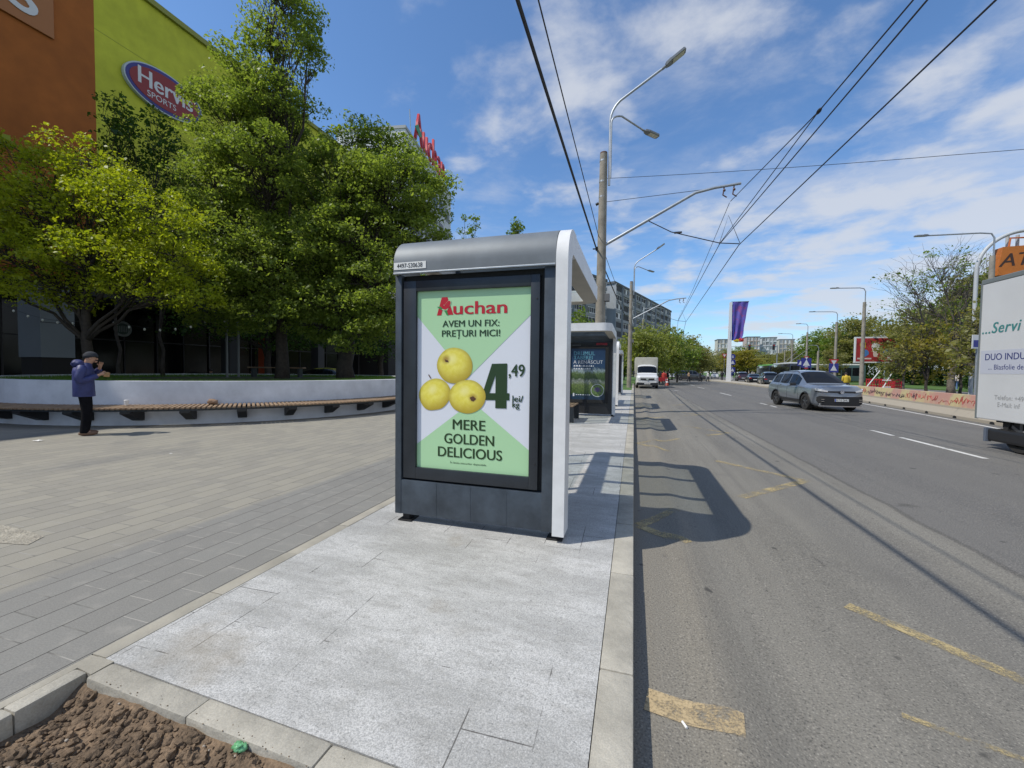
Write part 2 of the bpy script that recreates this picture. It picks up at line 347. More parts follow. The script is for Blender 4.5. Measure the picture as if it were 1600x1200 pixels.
def granite_material():
    m, t, b, N, L = nodes_mat('pale granite slabs')
    tcn = N('ShaderNodeTexCoord'); co = tcn.outputs['Object']
    rot = N('ShaderNodeMapping'); rot.inputs['Rotation'].default_value = (0, 0, R(88.5)); L(co, rot.inputs[0])
    br = N('ShaderNodeTexBrick', offset=.5); L(rot.outputs[0], br.inputs['Vector'])
    br.inputs['Color1'].default_value = (0, 0, 0, 1); br.inputs['Color2'].default_value = (1, 1, 1, 1)
    br.inputs['Scale'].default_value = 1; br.inputs['Mortar Size'].default_value = .0030; br.inputs['Mortar Smooth'].default_value = .05; br.inputs['Brick Width'].default_value = .6; br.inputs['Row Height'].default_value = .3
    st = N('ShaderNodeMapping'); st.inputs['Scale'].default_value = (.9, 2.2, 1); st.inputs['Rotation'].default_value = (0, 0, R(8)); L(co, st.inputs[0])
    big = noise_(N, L, st.outputs[0], 1.5, 7, .65); mid = noise_(N, L, st.outputs[0], 7, 5, .6); g = noise_(N, L, co, 150, 2, .75); g2 = noise_(N, L, co, 60, 3, .7)
    c = mixc(N, L, ramp(N, L, big, .36, .64), (.385, .380, .362), (.555, .548, .53))
    c = mixc(N, L, ramp(N, L, mid, .47, .66, 0, .42), c, (.30, .29, .265))
    c = mixc(N, L, ramp(N, L, br.outputs['Color'], 0, 1, 0, .15), c, (.33, .325, .31))
    c = mixc(N, L, ramp(N, L, g, .54, .42, 0, .55), c, (.21, .21, .205)); c = mixc(N, L, ramp(N, L, g2, .42, .33, 0, .55), c, (.14, .14, .135))
    c = mixc(N, L, ramp(N, L, g, .60, .72, 0, .5), c, (.70, .69, .67))
    # only some joints stay open
    jn = noise_(N, L, co, 1.9, 3, .6); L_ = N('ShaderNodeMath', operation='MULTIPLY'); L(br.outputs['Fac'], L_.inputs[0]); L(ramp(N, L, jn, .55, .62, .03, .80), L_.inputs[1])
    c = mixc(N, L, L_.outputs[0], c, (.06, .055, .05))
    v = N('ShaderNodeTexNoise'); v.inputs['Scale'].default_value = 1.15; v.inputs['Detail'].default_value = 8; L(co, v.inputs['Vector'])
    c = mixc(N, L, ramp(N, L, v.outputs[0], .62, .72, 0, .42), c, (.24, .20, .14))
    L(c, b.inputs['Base Color']); b.inputs['Roughness'].default_value = .7; b.inputs['Specular IOR Level'].default_value = .35
    bp = N('ShaderNodeBump'); bp.inputs['Strength'].default_value = .3; bp.inputs['Distance'].default_value = .004; L(g2, bp.inputs['Height']); L(bp.outputs[0], b.inputs['Normal'])
    return m
def paint_material(name, col, wear):
    m, t, b, N, L = nodes_mat(name)
    tcn = N('ShaderNodeTexCoord'); co = tcn.outputs['Object']
    n = noise_(N, L, co, 3.2, 6, .7); g = noise_(N, L, co, 70, 3, .7)
    a = N('ShaderNodeMath', operation='MULTIPLY_ADD'); L(g, a.inputs[0]); a.inputs[1].default_value = .7; L(n, a.inputs[2])
    f = ramp(N, L, a.outputs[0], wear-.16, wear+.20)
    b.inputs['Base Color'].default_value = (*col, 1); b.inputs['Roughness'].default_value = .75
    tr = N('ShaderNodeBsdfTransparent'); x = N('ShaderNodeMixShader'); L(f, x.inputs[0]); L(tr.outputs[0], x.inputs[1]); L(b.outputs[0], x.inputs[2]); L(x.outputs[0], t.nodes['Material Output'].inputs[0])
    return m
asphalt = asphalt_material(); pavers = paver_material(); granite = granite_material()
yellow_paint = paint_material('worn yellow road paint', (.43, .34, .17), .855)
white_paint = paint_material('white road paint', (.58, .57, .54), .66)
grass_m = mat('grass', (.045, .10, .018), .9, var=.5, vs=3, bump=.8, bs=40, col2=(.09, .16, .03))
earth_m = mat('dry brown earth', (.150, .103, .064), .95, var=.35, vs=9, bump=.6, bs=60, speck=.3, ss=90)
kerb_m = mat('grey kerb concrete', (.34, .318, .268), .85, var=.24, vs=3.2, vdet=9, bump=.35, bs=28, speck=.12, ss=160)
border_m = mat('beige concrete edging', (.335, .31, .255), .85, var=.16, vs=3, bump=.2, bs=60)

# ------------------------------------------------------------------ ground, road, pavements
def hz(x, y):
    """the soft asphalt has been pushed into a ridge beside the kerb with a rut next to it"""
    a = .75 + .35*math.sin(y*.55+1)*math.sin(y*.21)
    fade = max(0, min(1, (60-y)/30))
    return fade*a*(.040*math.exp(-((x-.47)/.11)**2) - .022*math.exp(-((x-.78)/.20)**2) + .010*math.exp(-((x-1.5)/.4)**2)) + .004*math.sin(x*1.3+y*.4)*fade*(1 if x > .3 else 0)
def grid(name, xs, ys, zf, material):
    vs = [(x, y, zf(x, y)) for y in ys for x in xs]; n = len(xs)
    fs = [(j*n+i, j*n+i+1, (j+1)*n+i+1, (j+1)*n+i) for j in range(len(ys)-1) for i in range(n-1)]
    b = MB(); b.add(vs, fs); return b.build(name, material, smooth=True)
struct(grid('ground', [-1500, -300, 0, 60, 300, 1500], [-600, -60, 0, 100, 300, 900, 2500], lambda x, y: -.06, grass_m))
xs = [.028 + .045*i for i in range(40)] + [1.9 + .3*i for i in range(36)] + [13, 15, 18, 22, 26, 30.5]
ys = [-12, -6, -3] + [-1+.22*i for i in range(150)] + [33+3*i for i in range(12)] + [75, 95, 120, 170, 260, 420]
struct(grid('road', xs, ys, hz, asphalt))
plaza = MB(); plaza.box((-90, -40, -.05), (-2.575, 160, .13)); struct(plaza.build('plaza_pavement', pavers))
b = MB(); gy = lambda x: 1.325 - .032*(x+2.477)
b.prism([(-2.47, gy(-2.47)), (-.131, gy(-.131)), (-.131, 33), (-2.47, 33)], 'z', -.04, .131); struct(b.build('granite_pavement', granite))
def stones(name, x0, x1, y0, y1, z1, L, rr, material, jit=.002):
    rnd = random.Random(3); b = MB(); y = y0
    while y < y1:
        l = min(L, y1-y); j = rnd.uniform(-jit, jit)
        b.bev((x0, y, -.12), (x1+j, y+l-.005, z1+rnd.uniform(-jit, jit)), rr); y += l
    return b.build(name, material, smooth=True, ang=35)
struct(stones('kerb', -.129, .028, -4, 52, .132, 1.0, .012, kerb_m))
struct(stones('edging_strip', -2.573, -2.472, 1.33, 33, .133, .6, .004, border_m))
# planting bed kerbs in the foreground
def stone_run(name, p, q, w, z1, L, material):
    p = Vector(p); q = Vector(q); d = (q-p); n = d.length; d.normalize(); rnd = random.Random(8); b = MB(); s = 0
    ang = math.atan2(d.y, d.x)
    while s < n:
        l = min(L, n-s); M = Matrix.Translation((p.x+d.x*s, p.y+d.y*s, 0)) @ Matrix.Rotation(ang, 4, 'Z')
        b.bev((0, -w, -.18), (l-.0012, 0, z1+rnd.uniform(-.0015, .0015)), .014, M=M); s += l
    return b.build(name, material, smooth=True, ang=40)
struct(stone_run('kerb_bed_edge', (-2.40, gy(-2.40)-.004, 0), (-.14, gy(-.14)-.004, 0), .105, .134, .66, kerb_m))
struct(stone_run('kerb_bed_side', (-2.52, -3, 0), (-2.52, 1.24, 0), .085, .136, .8, kerb_m))
b = MB(); b.prism([(-2.575, -6), (-2.524, -6), (-2.524, 1.325), (-2.575, 1.325)], 'z', -.04, .129); b.prism([(-2.52, 1.245), (-2.405, 1.235), (-2.405, 1.325), (-2.52, 1.325)], 'z', -.04, .132); struct(b.build('edging_corner', border_m))
# brown clods of the planting bed
rnd = random.Random(11)
def soil_z(x, y): 
    e = min(1, max(0, (gy(x)-.115 - y)/.10)) 
    return .050 + .048*(1-e) + .030*mnoise.noise(Vector((x*3.1, y*3.1, 2))) + .018*mnoise.noise(Vector((x*11, y*11, 5)))
b = MB(); nx, ny = 90, 120
vs = [(-2.435 + 2.30*i/nx, -2.2 + 3.42*j/ny) for j in range(ny+1) for i in range(nx+1)]
b.add([(x, y, soil_z(x, y)) for x, y in vs], [(j*(nx+1)+i, j*(nx+1)+i+1, (j+1)*(nx+1)+i+1, (j+1)*(nx+1)+i) for j in range(ny) for i in range(nx)])
for k in range(7000):
    x = rnd.uniform(-2.40, -.2); y = rnd.uniform(.35, 1.19); r = min(.036, .004 + rnd.expovariate(1/.005))
    if y > gy(x)-.112 - r: continue
    b.ball((x, y, soil_z(x, y)+r*.25), (r*rnd.uniform(.8, 1.3), r*rnd.uniform(.8, 1.3), r*rnd.uniform(.6, 1)), seed=k, amp=.6, sub=3 if r > .022 else 2 if r > .012 else 1, freq=2.2)
o = b.build('soil', earth_m, smooth=True, ang=50); o['kind'] = 'stuff'
b = MB()
for k in range(70):
    x = rnd.uniform(-2.38, -.9); y = rnd.uniform(.6, gy(x)-.13); r = rnd.uniform(.004, .012); b.ball((x, y, soil_z(x, y)+r*.9), (r*1.3, r, r*.7), seed=k, amp=.3, sub=1)
o = b.build('gravel', mat('pale pebbles', (.32, .28, .23), .8, var=.3, vs=30), smooth=True); o['kind'] = 'stuff'
b = MB()
for k in range(70):
    x = rnd.uniform(-2.36, -.3); y = gy(x)-.112+rnd.expovariate(1/.022); r = rnd.uniform(.001, .0032); b.ball((x, y, .134+r*.5), (r*1.3, r, r*.7), seed=k, amp=.4, sub=1)
o = b.build('spilled_soil', earth_m); o['kind'] = 'stuff'
b = MB(); g = gnd(397, 1160, .1); b.ball((0, 0, 0), (.020, .016, .016), seed=2, amp=.9, sub=3, freq=2.4); b.ball((.016, .004, -.003), (.015, .013, .014), seed=5, amp=.9, sub=2)
o = b.build('litter', mat('crumpled green plastic', (.16, .42, .20), .3, var=.4, vs=60), smooth=True, loc=(-1.42, 1.165, .122)); tag(o, 'crumpled green plastic scrap lying on the brown soil by the kerb', 'litter')
b = MB(); b.tube([(0, 0, 0), (.034, 0, 0)], .0055, 8); g = gnd(1066, 1130); o = b.build('cigarette_butt', mat('white paper', (.75, .74, .71), .8), loc=(g.x, g.y, hz(g.x, g.y)+.007)); o.rotation_euler = (0, 0, R(-62)); tag(o, 'white cigarette butt on the asphalt beside the yellow dash', 'cigarette butt')
for px, py, s, lab in ((60, 689, .16, 'flat white paper scrap on the shaded edge of the plaza'), (267, 709, .05, 'tiny white paper scrap on the sunlit plaza pavers')):
    g = gnd(px, py, .13); b = MB(); n = 9
    b.add([(s*(i/8-.5), s*.6*(j/8-.5), .006+.012*s/.16*abs(mnoise.noise(Vector((i*.7, j*.7, s*9))))) for j in range(n) for i in range(n)], [(j*n+i, j*n+i+1, (j+1)*n+i+1, (j+1)*n+i) for j in range(n-1) for i in range(n-1)])
    tag(b.build('paper_scrap', MATS['white paper'], loc=(g.x, g.y, .131)), lab, 'litter')
# bare concrete patch in the pavers at the left edge
b = MB(); b.add([(-5.9, 1.75, .134), (-4.62, 2.00, .134), (-4.72, 2.14, .134), (-5.0, 2.17, .134), (-6.2, 2.2, .134)], [(0, 1, 2, 3, 4)]); struct(b.build('pavement_patch', mat('exposed aggregate patch', (.34, .31, .25), .9, var=.25, vs=12, bump=.8, bs=70, speck=.25, ss=80)))
# road markings, following the road surface 4 mm above it
def strip(b, p, q, w, w2=None):
    p = Vector((p[0], p[1], 0)); q = Vector((q[0], q[1], 0)); d = q-p; L = d.length; d.normalize(); n = Vector((-d.y, d.x, 0)); k = max(2, int(L/.05)) if p.x < 3 else max(2, int(L/.5))
    vs = []
    for i in range(k+1):
        for s in (-1, -.33, .33, 1):
            v = p + d*(L*i/k) + n*(s*w/2); vs.append((v.x, v.y, hz(v.x, v.y)+.004))
    b.add(vs, [(i*4+j, i*4+j+1, (i+1)*4+j+1, (i+1)*4+j) for i in range(k) for j in range(3)])
b = MB()
strip(b, (.08, 4.34), (.52, 4.0), .12); strip(b, (1.42, 3.27), (2.5, 2.25), .10)
zz_ = [(2.44, 7.0), (.07, 9.4), (2.42, 11.8), (.07, 14.2), (2.42, 16.6), (.07, 19.0), (2.42, 21.4)]
strip(b, (.08, 4.36), (.50, 4.95), .12); strip(b, (1.33, 5.75), (2.50, 7.02), .13)
for i in range(len(zz_)-1):
    p, q = Vector(zz_[i]), Vector(zz_[i+1]); strip(b, p, p.lerp(q, .42), .12); strip(b, p.lerp(q, .72), q, .12)
strip(b, (1.22, 2.28), (1.72, 2.10), .035)
struct(b.build('road_marking_yellow', yellow_paint))
b = MB(); strip(b, (.09, 2.035), (.50, 1.965), .145); struct(b.build('road_marking_yellow_dash', paint_material('tan yellow road paint', (.44, .335, .19), .77)))
b = MB()
for a in [(6.45, 13.9, 12.9), (6.46, 12.6, 10.0), (6.45, 6.9, 3.5), (6.44, 35, 31.2), (6.4, 24.3, 23.2), (6.4, 22.6, 21.7)]: strip(b, (a[0], a[1]), (a[0], a[2]), .11)
for i in range(6): strip(b, (6.5+.2*i, 47+8*i), (6.6+.2*i, 43.5+8*i), .12)
strip(b, (9.3, 5), (10.35, 15), .12); strip(b, (10.35, 15), (11.35, 22), .12); strip(b, (11.35, 22), (12.2, 30), .12)
for px, py in ((1053, 603), (1056, 610)):
    g = gnd(px, py); strip(b, (g.x-.15, g.y), (g.x+.15, g.y-.6), .18)
struct(b.build('road_marking_white', white_paint))
# kerbside verge beyond the stop, grass strip curving with the road
b = MB(); b.prism([(-2.4, 33.01), (-.131, 33.01), (-.131, 50), (3.2, 66), (9.5, 104), (9.5, 111), (-60, 111), (-60, 60), (-14, 48), (-2.4, 46)], 'z', -.05, .135); struct(b.build('grass_verge', grass_m))
b = MB(); b.prism([(13.6, 44), (17.2, 44), (16.9, 70), (15.2, 100), (14.6, 104), (13.2, 104), (12.9, 96), (13.6, 70)], 'z', -.05, .16); struct(b.build('median_island', mat('pale concrete island', (.36, .32, .25), .85, var=.15, vs=1)))
b = MB(); b.prism([(30.6, -40), (95, -40), (150, 170), (30.6, 170)], 'z', -.05, .12); struct(b.build('park_lawn', grass_m))
b = MB(); b.prism([(34, 44), (60, 58), (60, 66), (34, 53)], 'z', .10, .125); struct(b.build('park_path', mat('grey park path', (.22, .21, .20), .85, var=.1, vs=2)))
# ------------------------------------------------------------------ bus shelters
ink_green = mat('print dark green', (.018, .045, .012), .35)
ink_red = mat('print red', (.46, .008, .020), .35)
p_green = mat('print pale green', (.40, .64, .37), .35)
p_white = mat('print white', (.68, .70, .76), .35)
ink_black = mat('print black', (.02, .02, .02), .4)
leafgreen = mat('print leaf green', (.03, .25, .06), .35)
def apple_material(name, cav):
    m, t, b, N, L = nodes_mat(name)
    tcn = N('ShaderNodeTexCoord'); co = tcn.outputs['UV']
    c = mixc(N, L, ramp(N, L, noise_(N, L, co, 3, 4), .3, .7), (.74, .64, .07), (.82, .74, .15))
    g = N('ShaderNodeVectorMath', operation='DISTANCE'); L(co, g.inputs[0]); g.inputs[1].default_value = (-.15, .35, 0)
    c = mixc(N, L, ramp(N, L, g.outputs['Value'], .45, 1.35, 0, .85), c, (.40, .28, .02)); ln = N('ShaderNodeVectorMath', operation='LENGTH'); L(co, ln.inputs[0]); c = mixc(N, L, ramp(N, L, ln.outputs['Value'], .78, 1.0, 0, .45), c, (.36, .27, .03)); c = mixc(N, L, ramp(N, L, g.outputs['Value'], .42, .05, 0, .55), c, (.90, .84, .38))
    if cav:
        d = N('ShaderNodeVectorMath', operation='DISTANCE'); L(co, d.inputs[0]); d.inputs[1].default_value = (*cav, 0)
        c = mixc(N, L, ramp(N, L, d.outputs['Value'], .34, .04, 0, .8), c, (.30, .15, .03))
    f = noise_(N, L, co, 40, 2); c = mixc(N, L, ramp(N, L, f, .62, .75, 0, .3), c, (.40, .33, .05))
    L(c, b.inputs['Base Color']); b.inputs['Roughness'].default_value = .35
    return m
def cp(x, y):
    """poster position (metres, origin bottom left) of a point of the straightened poster"""
    yt = 60-30*(x-45)/655; yb = 1085+55*(x-40)/652
    return ((x-43)/655*1.09, (1-(y-yt)/(yb-yt))*1.64)
def poster_apples(par, M):
    k = lambda *pts: [cp(*p) for p in pts]
    flat(k((43, 60), (700, 30), (700, 187), (349, 562), (43, 203)), M, .0012).build('green_field', p_green, par)
    flat(k((43, 950), (376, 701), (697, 988), (697, 1141), (43, 1085)), M, .0012).build('green_field', p_green, par)
    def t(body, x, y, h, w, mt, bold, sx=None, off=.0030):
        cx_, cy_ = cp(x, y); cu_h = h/1030*1.64
        o = text_mesh(body, cu_h/.70, Matrix.Identity(4), mt, parent=par, bold=bold)
        xs_ = [v.co.x for v in o.data.vertices]; ys_ = [v.co.y for v in o.data.vertices]; ww = max(xs_)-min(xs_); tw = w/655*1.09
        mid = (max(xs_)+min(xs_))/2; my = (max(ys_)+min(ys_))/2
        o.data.transform(M @ Matrix.Translation((cx_, cy_, off)) @ Matrix.Diagonal((tw/ww, 1, 1, 1)) @ Matrix.Translation((-mid, -my if sx is None else 0, 0)))
        return o
    t('uchan', 415, 150, 72, 308, ink_red, .02)
    # capital A of the word mark with the little bird across it
    def pl(pts, mt, off, name='emblem'): flat(k(*pts), M, off).build(name, mt, par)
    for q4 in (((487, 478), (508, 477.5), (508, 545), (474, 650), (436, 650)), ((508, 477.5), (572, 476), (572, 650), (508, 650)), ((436, 650), (586, 650), (586, 692), (436, 690)), ((508, 691), (570, 692), (570, 740), (508, 738))): pl(q4, ink_green, .0030, 'lettering')
    pl([(163, 197), (192, 92), (226, 90), (262, 192), (226, 194), (205, 130), (190, 196)], ink_red, .0030)
    pl([(172, 148), (205, 142), (236, 104), (250, 112), (246, 134), (222, 172), (196, 166)], p_green, .0040)
    pl([(186, 146), (208, 140), (231, 112), (243, 112), (246, 124), (236, 152), (214, 164), (196, 158)], ink_red, .0050)
    pl([(163, 147), (186, 146), (198, 158), (190, 164)], leafgreen, .0050); pl([(207, 168), (222, 166), (232, 194), (222, 194)], leafgreen, .0050)
    t('AVEM UN FIX:', 362, 242, 37, 330, ink_green, .02); t('PREȚURI MICI!', 363, 305, 37, 338, ink_green, .02, sx=None)
    t(',49', 624, 522, 66, 88, ink_green, .03); t('lei/', 632, 682, 34, 60, ink_green, .0022); t('kg', 622, 722, 34, 40, ink_green, .0022)
    t('MERE', 358, 838, 58, 192, ink_green, .03); t('GOLDEN', 358, 924, 58, 292, ink_green, .03); t('DELICIOUS', 362, 1006, 58, 376, ink_green, .03)
    t('În limita stocurilor disponibile.', 356, 1068, 11, 214, ink_green, .0004)
    def apple(cx_, cy_, rx, ry, cav, seed, kind, off):
        n = 40; pts = []; uv = []
        for i in range(n):
            a = 2*math.pi*i/n; q = 1 + .05*math.cos(2*a+kind) + .035*mnoise.noise(Vector((math.cos(a)*1.2, math.sin(a)*1.2, seed)))
            if kind == 1: q *= 1 - .10*max(0, math.sin(a))**8; 
            x = math.cos(a)*q*(1 - (.10*max(0, math.sin(a)) if kind == 1 else 0)); y = math.sin(a)*q; pts.append((cx_+rx*x, cy_+ry*y)); uv.append((math.cos(a), -math.sin(a)))
        b = MB(); vs = [M @ Vector((*cp(cx_, cy_), off))] + [M @ Vector((*cp(*p), off)) for p in pts]
        b.add(vs, [(0, i+1, (i+1) % n+1) for i in range(n)]); o = b.build('printed_apple', apple_material('print yellow apple', cav), par)
        ul = o.data.uv_layers.new(name='UVMap'); U = [(0, 0)] + uv
        for lp in o.data.loops: ul.data[lp.index].uv = U[lp.vertex_index]
    apple(152, 662, 95, 100, None, 1, 1, .0030); apple(271, 488, 101, 110, (-.50, .32), 2, 0, .0036); apple(346, 672, 103, 104, (.32, -.06), 3, 0, .0042)
    st = mat('print brown stalk', (.10, .045, .02), .4)
    pl([(112, 543), (117, 540), (131, 562), (126, 566)], st, .0046, 'printed_stalk'); pl([(212, 452), (232, 458), (238, 470), (218, 468)], st, .0048, 'printed_stalk'); pl([(362, 676), (382, 668), (400, 684), (384, 700), (370, 694)], st, .0050, 'printed_stalk')
def park_print():
    m, t, b, N, L = nodes_mat('print park scene'); tcn = N('ShaderNodeTexCoord'); s = N('ShaderNodeSeparateXYZ'); L(tcn.outputs['UV'], s.inputs[0]); n = noise_(N, L, tcn.outputs['UV'], 9, 8, .7)
    a = N('ShaderNodeMath', operation='MULTIPLY_ADD'); L(n, a.inputs[0]); a.inputs[1].default_value = .22; L(s.outputs[1], a.inputs[2])
    cr = N('ShaderNodeValToRGB'); L(a.outputs[0], cr.inputs[0]); e = cr.color_ramp.elements
    e[0].position = .0; e[0].color = (.015, .035, .09, 1); e[1].position = 1; e[1].color = (.02, .05, .12, 1)
    for p, c in ((.20, (.02, .05, .10)), (.23, (.07, .12, .03)), (.40, (.16, .22, .07)), (.47, (.30, .33, .30)), (.52, (.05, .09, .03)), (.62, (.12, .18, .06)), (.68, (.36, .45, .50)), (.73, (.03, .07, .15))):
        x = e.new(p); x.color = (*c, 1)
    n2 = noise_(N, L, tcn.outputs['UV'], 26, 4, .7); c = mixc(N, L, ramp(N, L, n2, .42, .62, 0, .55), cr.outputs[0], (.02, .035, .02))
    x = mixc(N, L, ramp(N, L, s.outputs[1], .62, .66), c, cr.outputs[0]); L(x, b.inputs['Base Color']); b.inputs['Roughness'].default_value = .3
    return m
def poster_park(par, M):
    b = MB(); b.add([M @ Vector(v) for v in ((0, 0, .001), (1.09, 0, .001), (1.09, 1.64, .001), (0, 1.64, .001))], [(0, 1, 2, 3)]); o = b.build('printed_picture', MATS.get('print park scene') or park_print(), par)
    ul = o.data.uv_layers.new(name='UVMap')
    for lp in o.data.loops: ul.data[lp.index].uv = ((0, 0), (1, 0), (1, 1), (0, 1))[lp.vertex_index]
    lb = mat('print light blue', (.16, .42, .55), .4)
    for body, y, sz, mt, bo in (('DRUMUL', 1.48, .135, lb, .002), ('TABEREI', 1.34, .135, lb, .002), ('A RENĂSCUT', 1.20, .125, p_white, .002)):
        text_mesh(body, sz*1.25, M @ Matrix.Translation((.08, y, .003)), mt, parent=par, bold=bo, align='LEFT')
    flat(disc2(.86, .30, .205, .205, 36), M, .003).build('printed_ring', p_white, par); flat(disc2(.86, .30, .190, .190, 36), M, .004).build('printed_medallion', mat('print meadow', (.12, .19, .06), .4, var=.6, vs=14), par)
    for i in range(9):
        a = .5+2.1*i/8; flat([(.86, .24), (.86+.13*math.cos(a)-.012, .24+.15*math.sin(a)), (.86+.14*math.cos(a), .24+.17*math.sin(a)), (.86+.13*math.cos(a)+.012, .24+.15*math.sin(a))], M, .005+.0004*i).build('printed_flower', mat('print violet', (.12, .05, .26), .4), par)
    flat([(.08, .10), (.13, .10), (.13, .19), (.105, .21), (.08, .19)], M, .003).build('printed_crest', p_white, par); rq = random.Random(5)
    for yy_, x0_, n_ in ((1.06, .09, 9), (.97, .09, 8), (.14, .17, 7)):
        x_ = x0_
        for _ in range(n_):
            w_ = rq.uniform(.03, .075); h_ = .045 if yy_ > .5 else .022; flat([(x_, yy_), (x_+w_, yy_), (x_+w_*.9, yy_+h_), (x_+.01, yy_+h_*rq.uniform(.7, 1.2))], M, .004).build('blurred_print', p_white, par); x_ += w_+.018
def shelter(loc, sy, label, poster, number=None, lay=3):
    """x: 0 is the road face, -1.63 the back; y runs from the advertising end (0) along sy to the open end"""
    W = 1.63; L = 2.95; H = 2.67
    T = thing('bus_shelter', label, 'bus shelter', loc, 0, 'bus shelters along the stop')
    Y = lambda v: sy*v
    def B(b, x0, y0, z0, x1, y1, z1, r=.006, mi=0):
        a, c = sorted((Y(y0), Y(y1))); b.bev((x0, a, z0), (x1, c, z1), r, mi)
    # feet
    for x in (-1.53, -.09):
        b = MB(); B(b, x-.035, .03, 0, x+.035, .12, .10); B(b, x-.07, .0, 0, x+.07, .16, .012, .003); b.build('foot', black, T)
    b = MB(); B(b, -W, 0, .07, -.105, .17, .395); 
    for xx in (-1.2, -.86, -.52): B(b, xx, -.002, .072, xx+.004, .0, .393, .0005)
    b.build('kick_panel', anthracite, T, smooth=True, ang=30)
    b = MB(); B(b, -W, -.004, .07, -1.565, .17, 2.32); b.build('side_rail', anthracite, T, smooth=True, ang=30)
    b = MB(); B(b, -.205, -.004, .065, -.101, .17, 2.32); b.build('side_rail', anthracite, T, smooth=True, ang=30)
    b = MB(); B(b, -1.563, .055, .397, -.207, .165, 2.32); b.build('case_back', black, T)
    # hinged display frame around the poster
    fr = MB(); x0, x1, z0, z1 = -1.55, -.245, .415, 2.26; px0, px1, pz0, pz1 = -1.42, -.325, .522, 2.165
    for a in ((x0, z0, px0, z1), (px1, z0, x1, z1), (px0, z0, px1, pz0), (px0, pz1, px1, z1)): B(fr, a[0], .008, a[1], a[2], .05, a[3], .004)
    for zz in (2.05, .63): B(fr, -.275, .004, zz, -.262, .012, zz+.013, .002, 1)
    F = fr.build('display_frame', [dark_frame, black], T, smooth=True, ang=30)
    for y_off, up in ((.038, poster),):
        if sy > 0 and poster == 'apples' or sy > 0 and poster: M = face_M((px0, y_off, pz0), (1, 0, 0), (0, 0, 1))
        else: M = face_M((px0, -.205, pz0), (1, 0, 0), (0, 0, 1))
        S_ = Matrix.Diagonal(((px1-px0)/1.09, (pz1-pz0)/1.64, 1, 1)); M = M @ S_
        P = flat([(0, 0), (1.09, 0), (1.09, 1.64), (0, 1.64)], M, -.0005).build('poster', p_white if poster == 'apples' else mat('print navy', (.015, .03, .07), .35), T)
        if poster == 'apples': poster_apples(P, M)
        elif poster == 'park': poster_park(P, M)
    if sy < 0:   # the inner face of the case looks at us: dark panel, frame, header with the line plate
        b = MB(); b.bev((-W+.07, -.19, .07), (-.12, -.172, 2.36), .004)
        b.build('inner_panel', asphalt_black, T)
        f2 = MB()
        for a in ((px0-.1, pz0-.1, px0, pz1+.1), (px1, pz0-.1, px1+.1, pz1+.1), (px0, pz0-.1, px1, pz0), (px0, pz1, px1, pz1+.1)): f2.bev((a[0], -.235, a[1]), (a[2], -.192, a[3]), .004)
        f2.build('display_frame', black, T)
        if poster:
            o = MB(); o.bev((-.62, -.204, 2.20), (-.27, -.192, 2.34), .02); pl_ = o.build('line_plate', mat('red route plate', (.35, .02, .03), .4), T)
            M = face_M((-.445, -.206, 2.27), (1, 0, 0), (0, 0, 1)); [flat([(-.12+.06*k_-.02*j_, .03-.035*j_), (-.075+.06*k_-.02*j_, .032-.035*j_), (-.075+.06*k_-.02*j_, .045-.035*j_), (-.12+.06*k_-.02*j_, .043-.035*j_)], M, .001).build('route_mark', dark_frame, pl_) for k_ in range(4) for j_ in range(3)]
            M = face_M((-1.38, -.194, 2.25), (1, 0, 0), (0, 0, 1)); [flat([(.035*k_, 0), (.035*k_+.026, 0), (.035*k_+.026, .035), (.035*k_, .035)], M, .001).build('header_mark', mat('print grey', (.3, .3, .3), .5), T) for k_ in range(8)]
    # rolled grey cover above the advertising case: quarter round, then flat roof
    def prof(off, y_end):
        r = .26-off; out = [(-.035+off, 2.33), (-.035+off, H-.26)]
        for i in range(1, 13):
            a = math.pi/2*i/12; out.append((-.035+.26-r*math.cos(a), H-.26+r*math.sin(a)))
        return out + [(y_end, H-off)]
    o1 = prof(0, .42); o2 = prof(.025, .42)
    b = MB(); b.prism([(Y(y), z) for y, z in o1 + o2[::-1]], 'x', -W, -.104)
    cov = b.build('roof_cover', grey_steel, T, smooth=True, ang=35)
    b = MB(); b.prism([(Y(y), z) for y, z in o2 + [(.42, 2.33)]], 'x', -W+.002, -W+.02); B(b, -W, -.045, 2.318, -.106, -.02, 2.334, .004); b.build('drip_edge', galv, T)
    if number:
        pl_ = MB(); pl_.bev((-W+.005, -.039, 2.36), (-W+.335, -.0355, 2.425), .001); pl_ = pl_.build('number_plate', mat('white enamel', (.72, .72, .70), .4), T)
        text_mesh(number, .058, face_M((-W+.17, -.0405, 2.392), (1, 0, 0), (0, 0, 1)), ink_black, parent=pl_, bold=.0012, sx=.86)
    # white rim: post, rounded shoulder and edge beam towards the road
    d = .215; ro, ri = .33, .10; out = [(-.055, .06), (-.055, H+.012-ro)]
    for i in range(1, 13):
        a = math.pi/2*i/12; out.append((-.055+ro-ro*math.cos(a), H+.012-ro+ro*math.sin(a)))
    yj = .40; inn = [(yj, H+.012-d)]
    for i in range(0, 9):
        a = math.pi/2*(1-i/8); inn.append((-.055+d+ri-ri*math.cos(a), H+.012-d-ri+ri*math.sin(a)))
    poly = out + [(yj, H+.012)] + inn + [(-.055+d, .06)]
    b = MB(); b.prism([(Y(y), z) for y, z in poly], 'x', -.100, 0); b.build('rim_post', white_alu, T, smooth=True, ang=35)
    def ring(xi, xo, y0, y1, rc):     # plan of the edge band with the rounded far corner
        o = [(xo, y0)]
        for i in range(9):
            a = math.pi/2*i/8; o.append((xo-rc+rc*math.cos(a), y1-rc+rc*math.sin(a)))
        return o
    # roof edge band (road side, open end and back), flat slabs of 0.22 m depth
    zb = H+.012-d
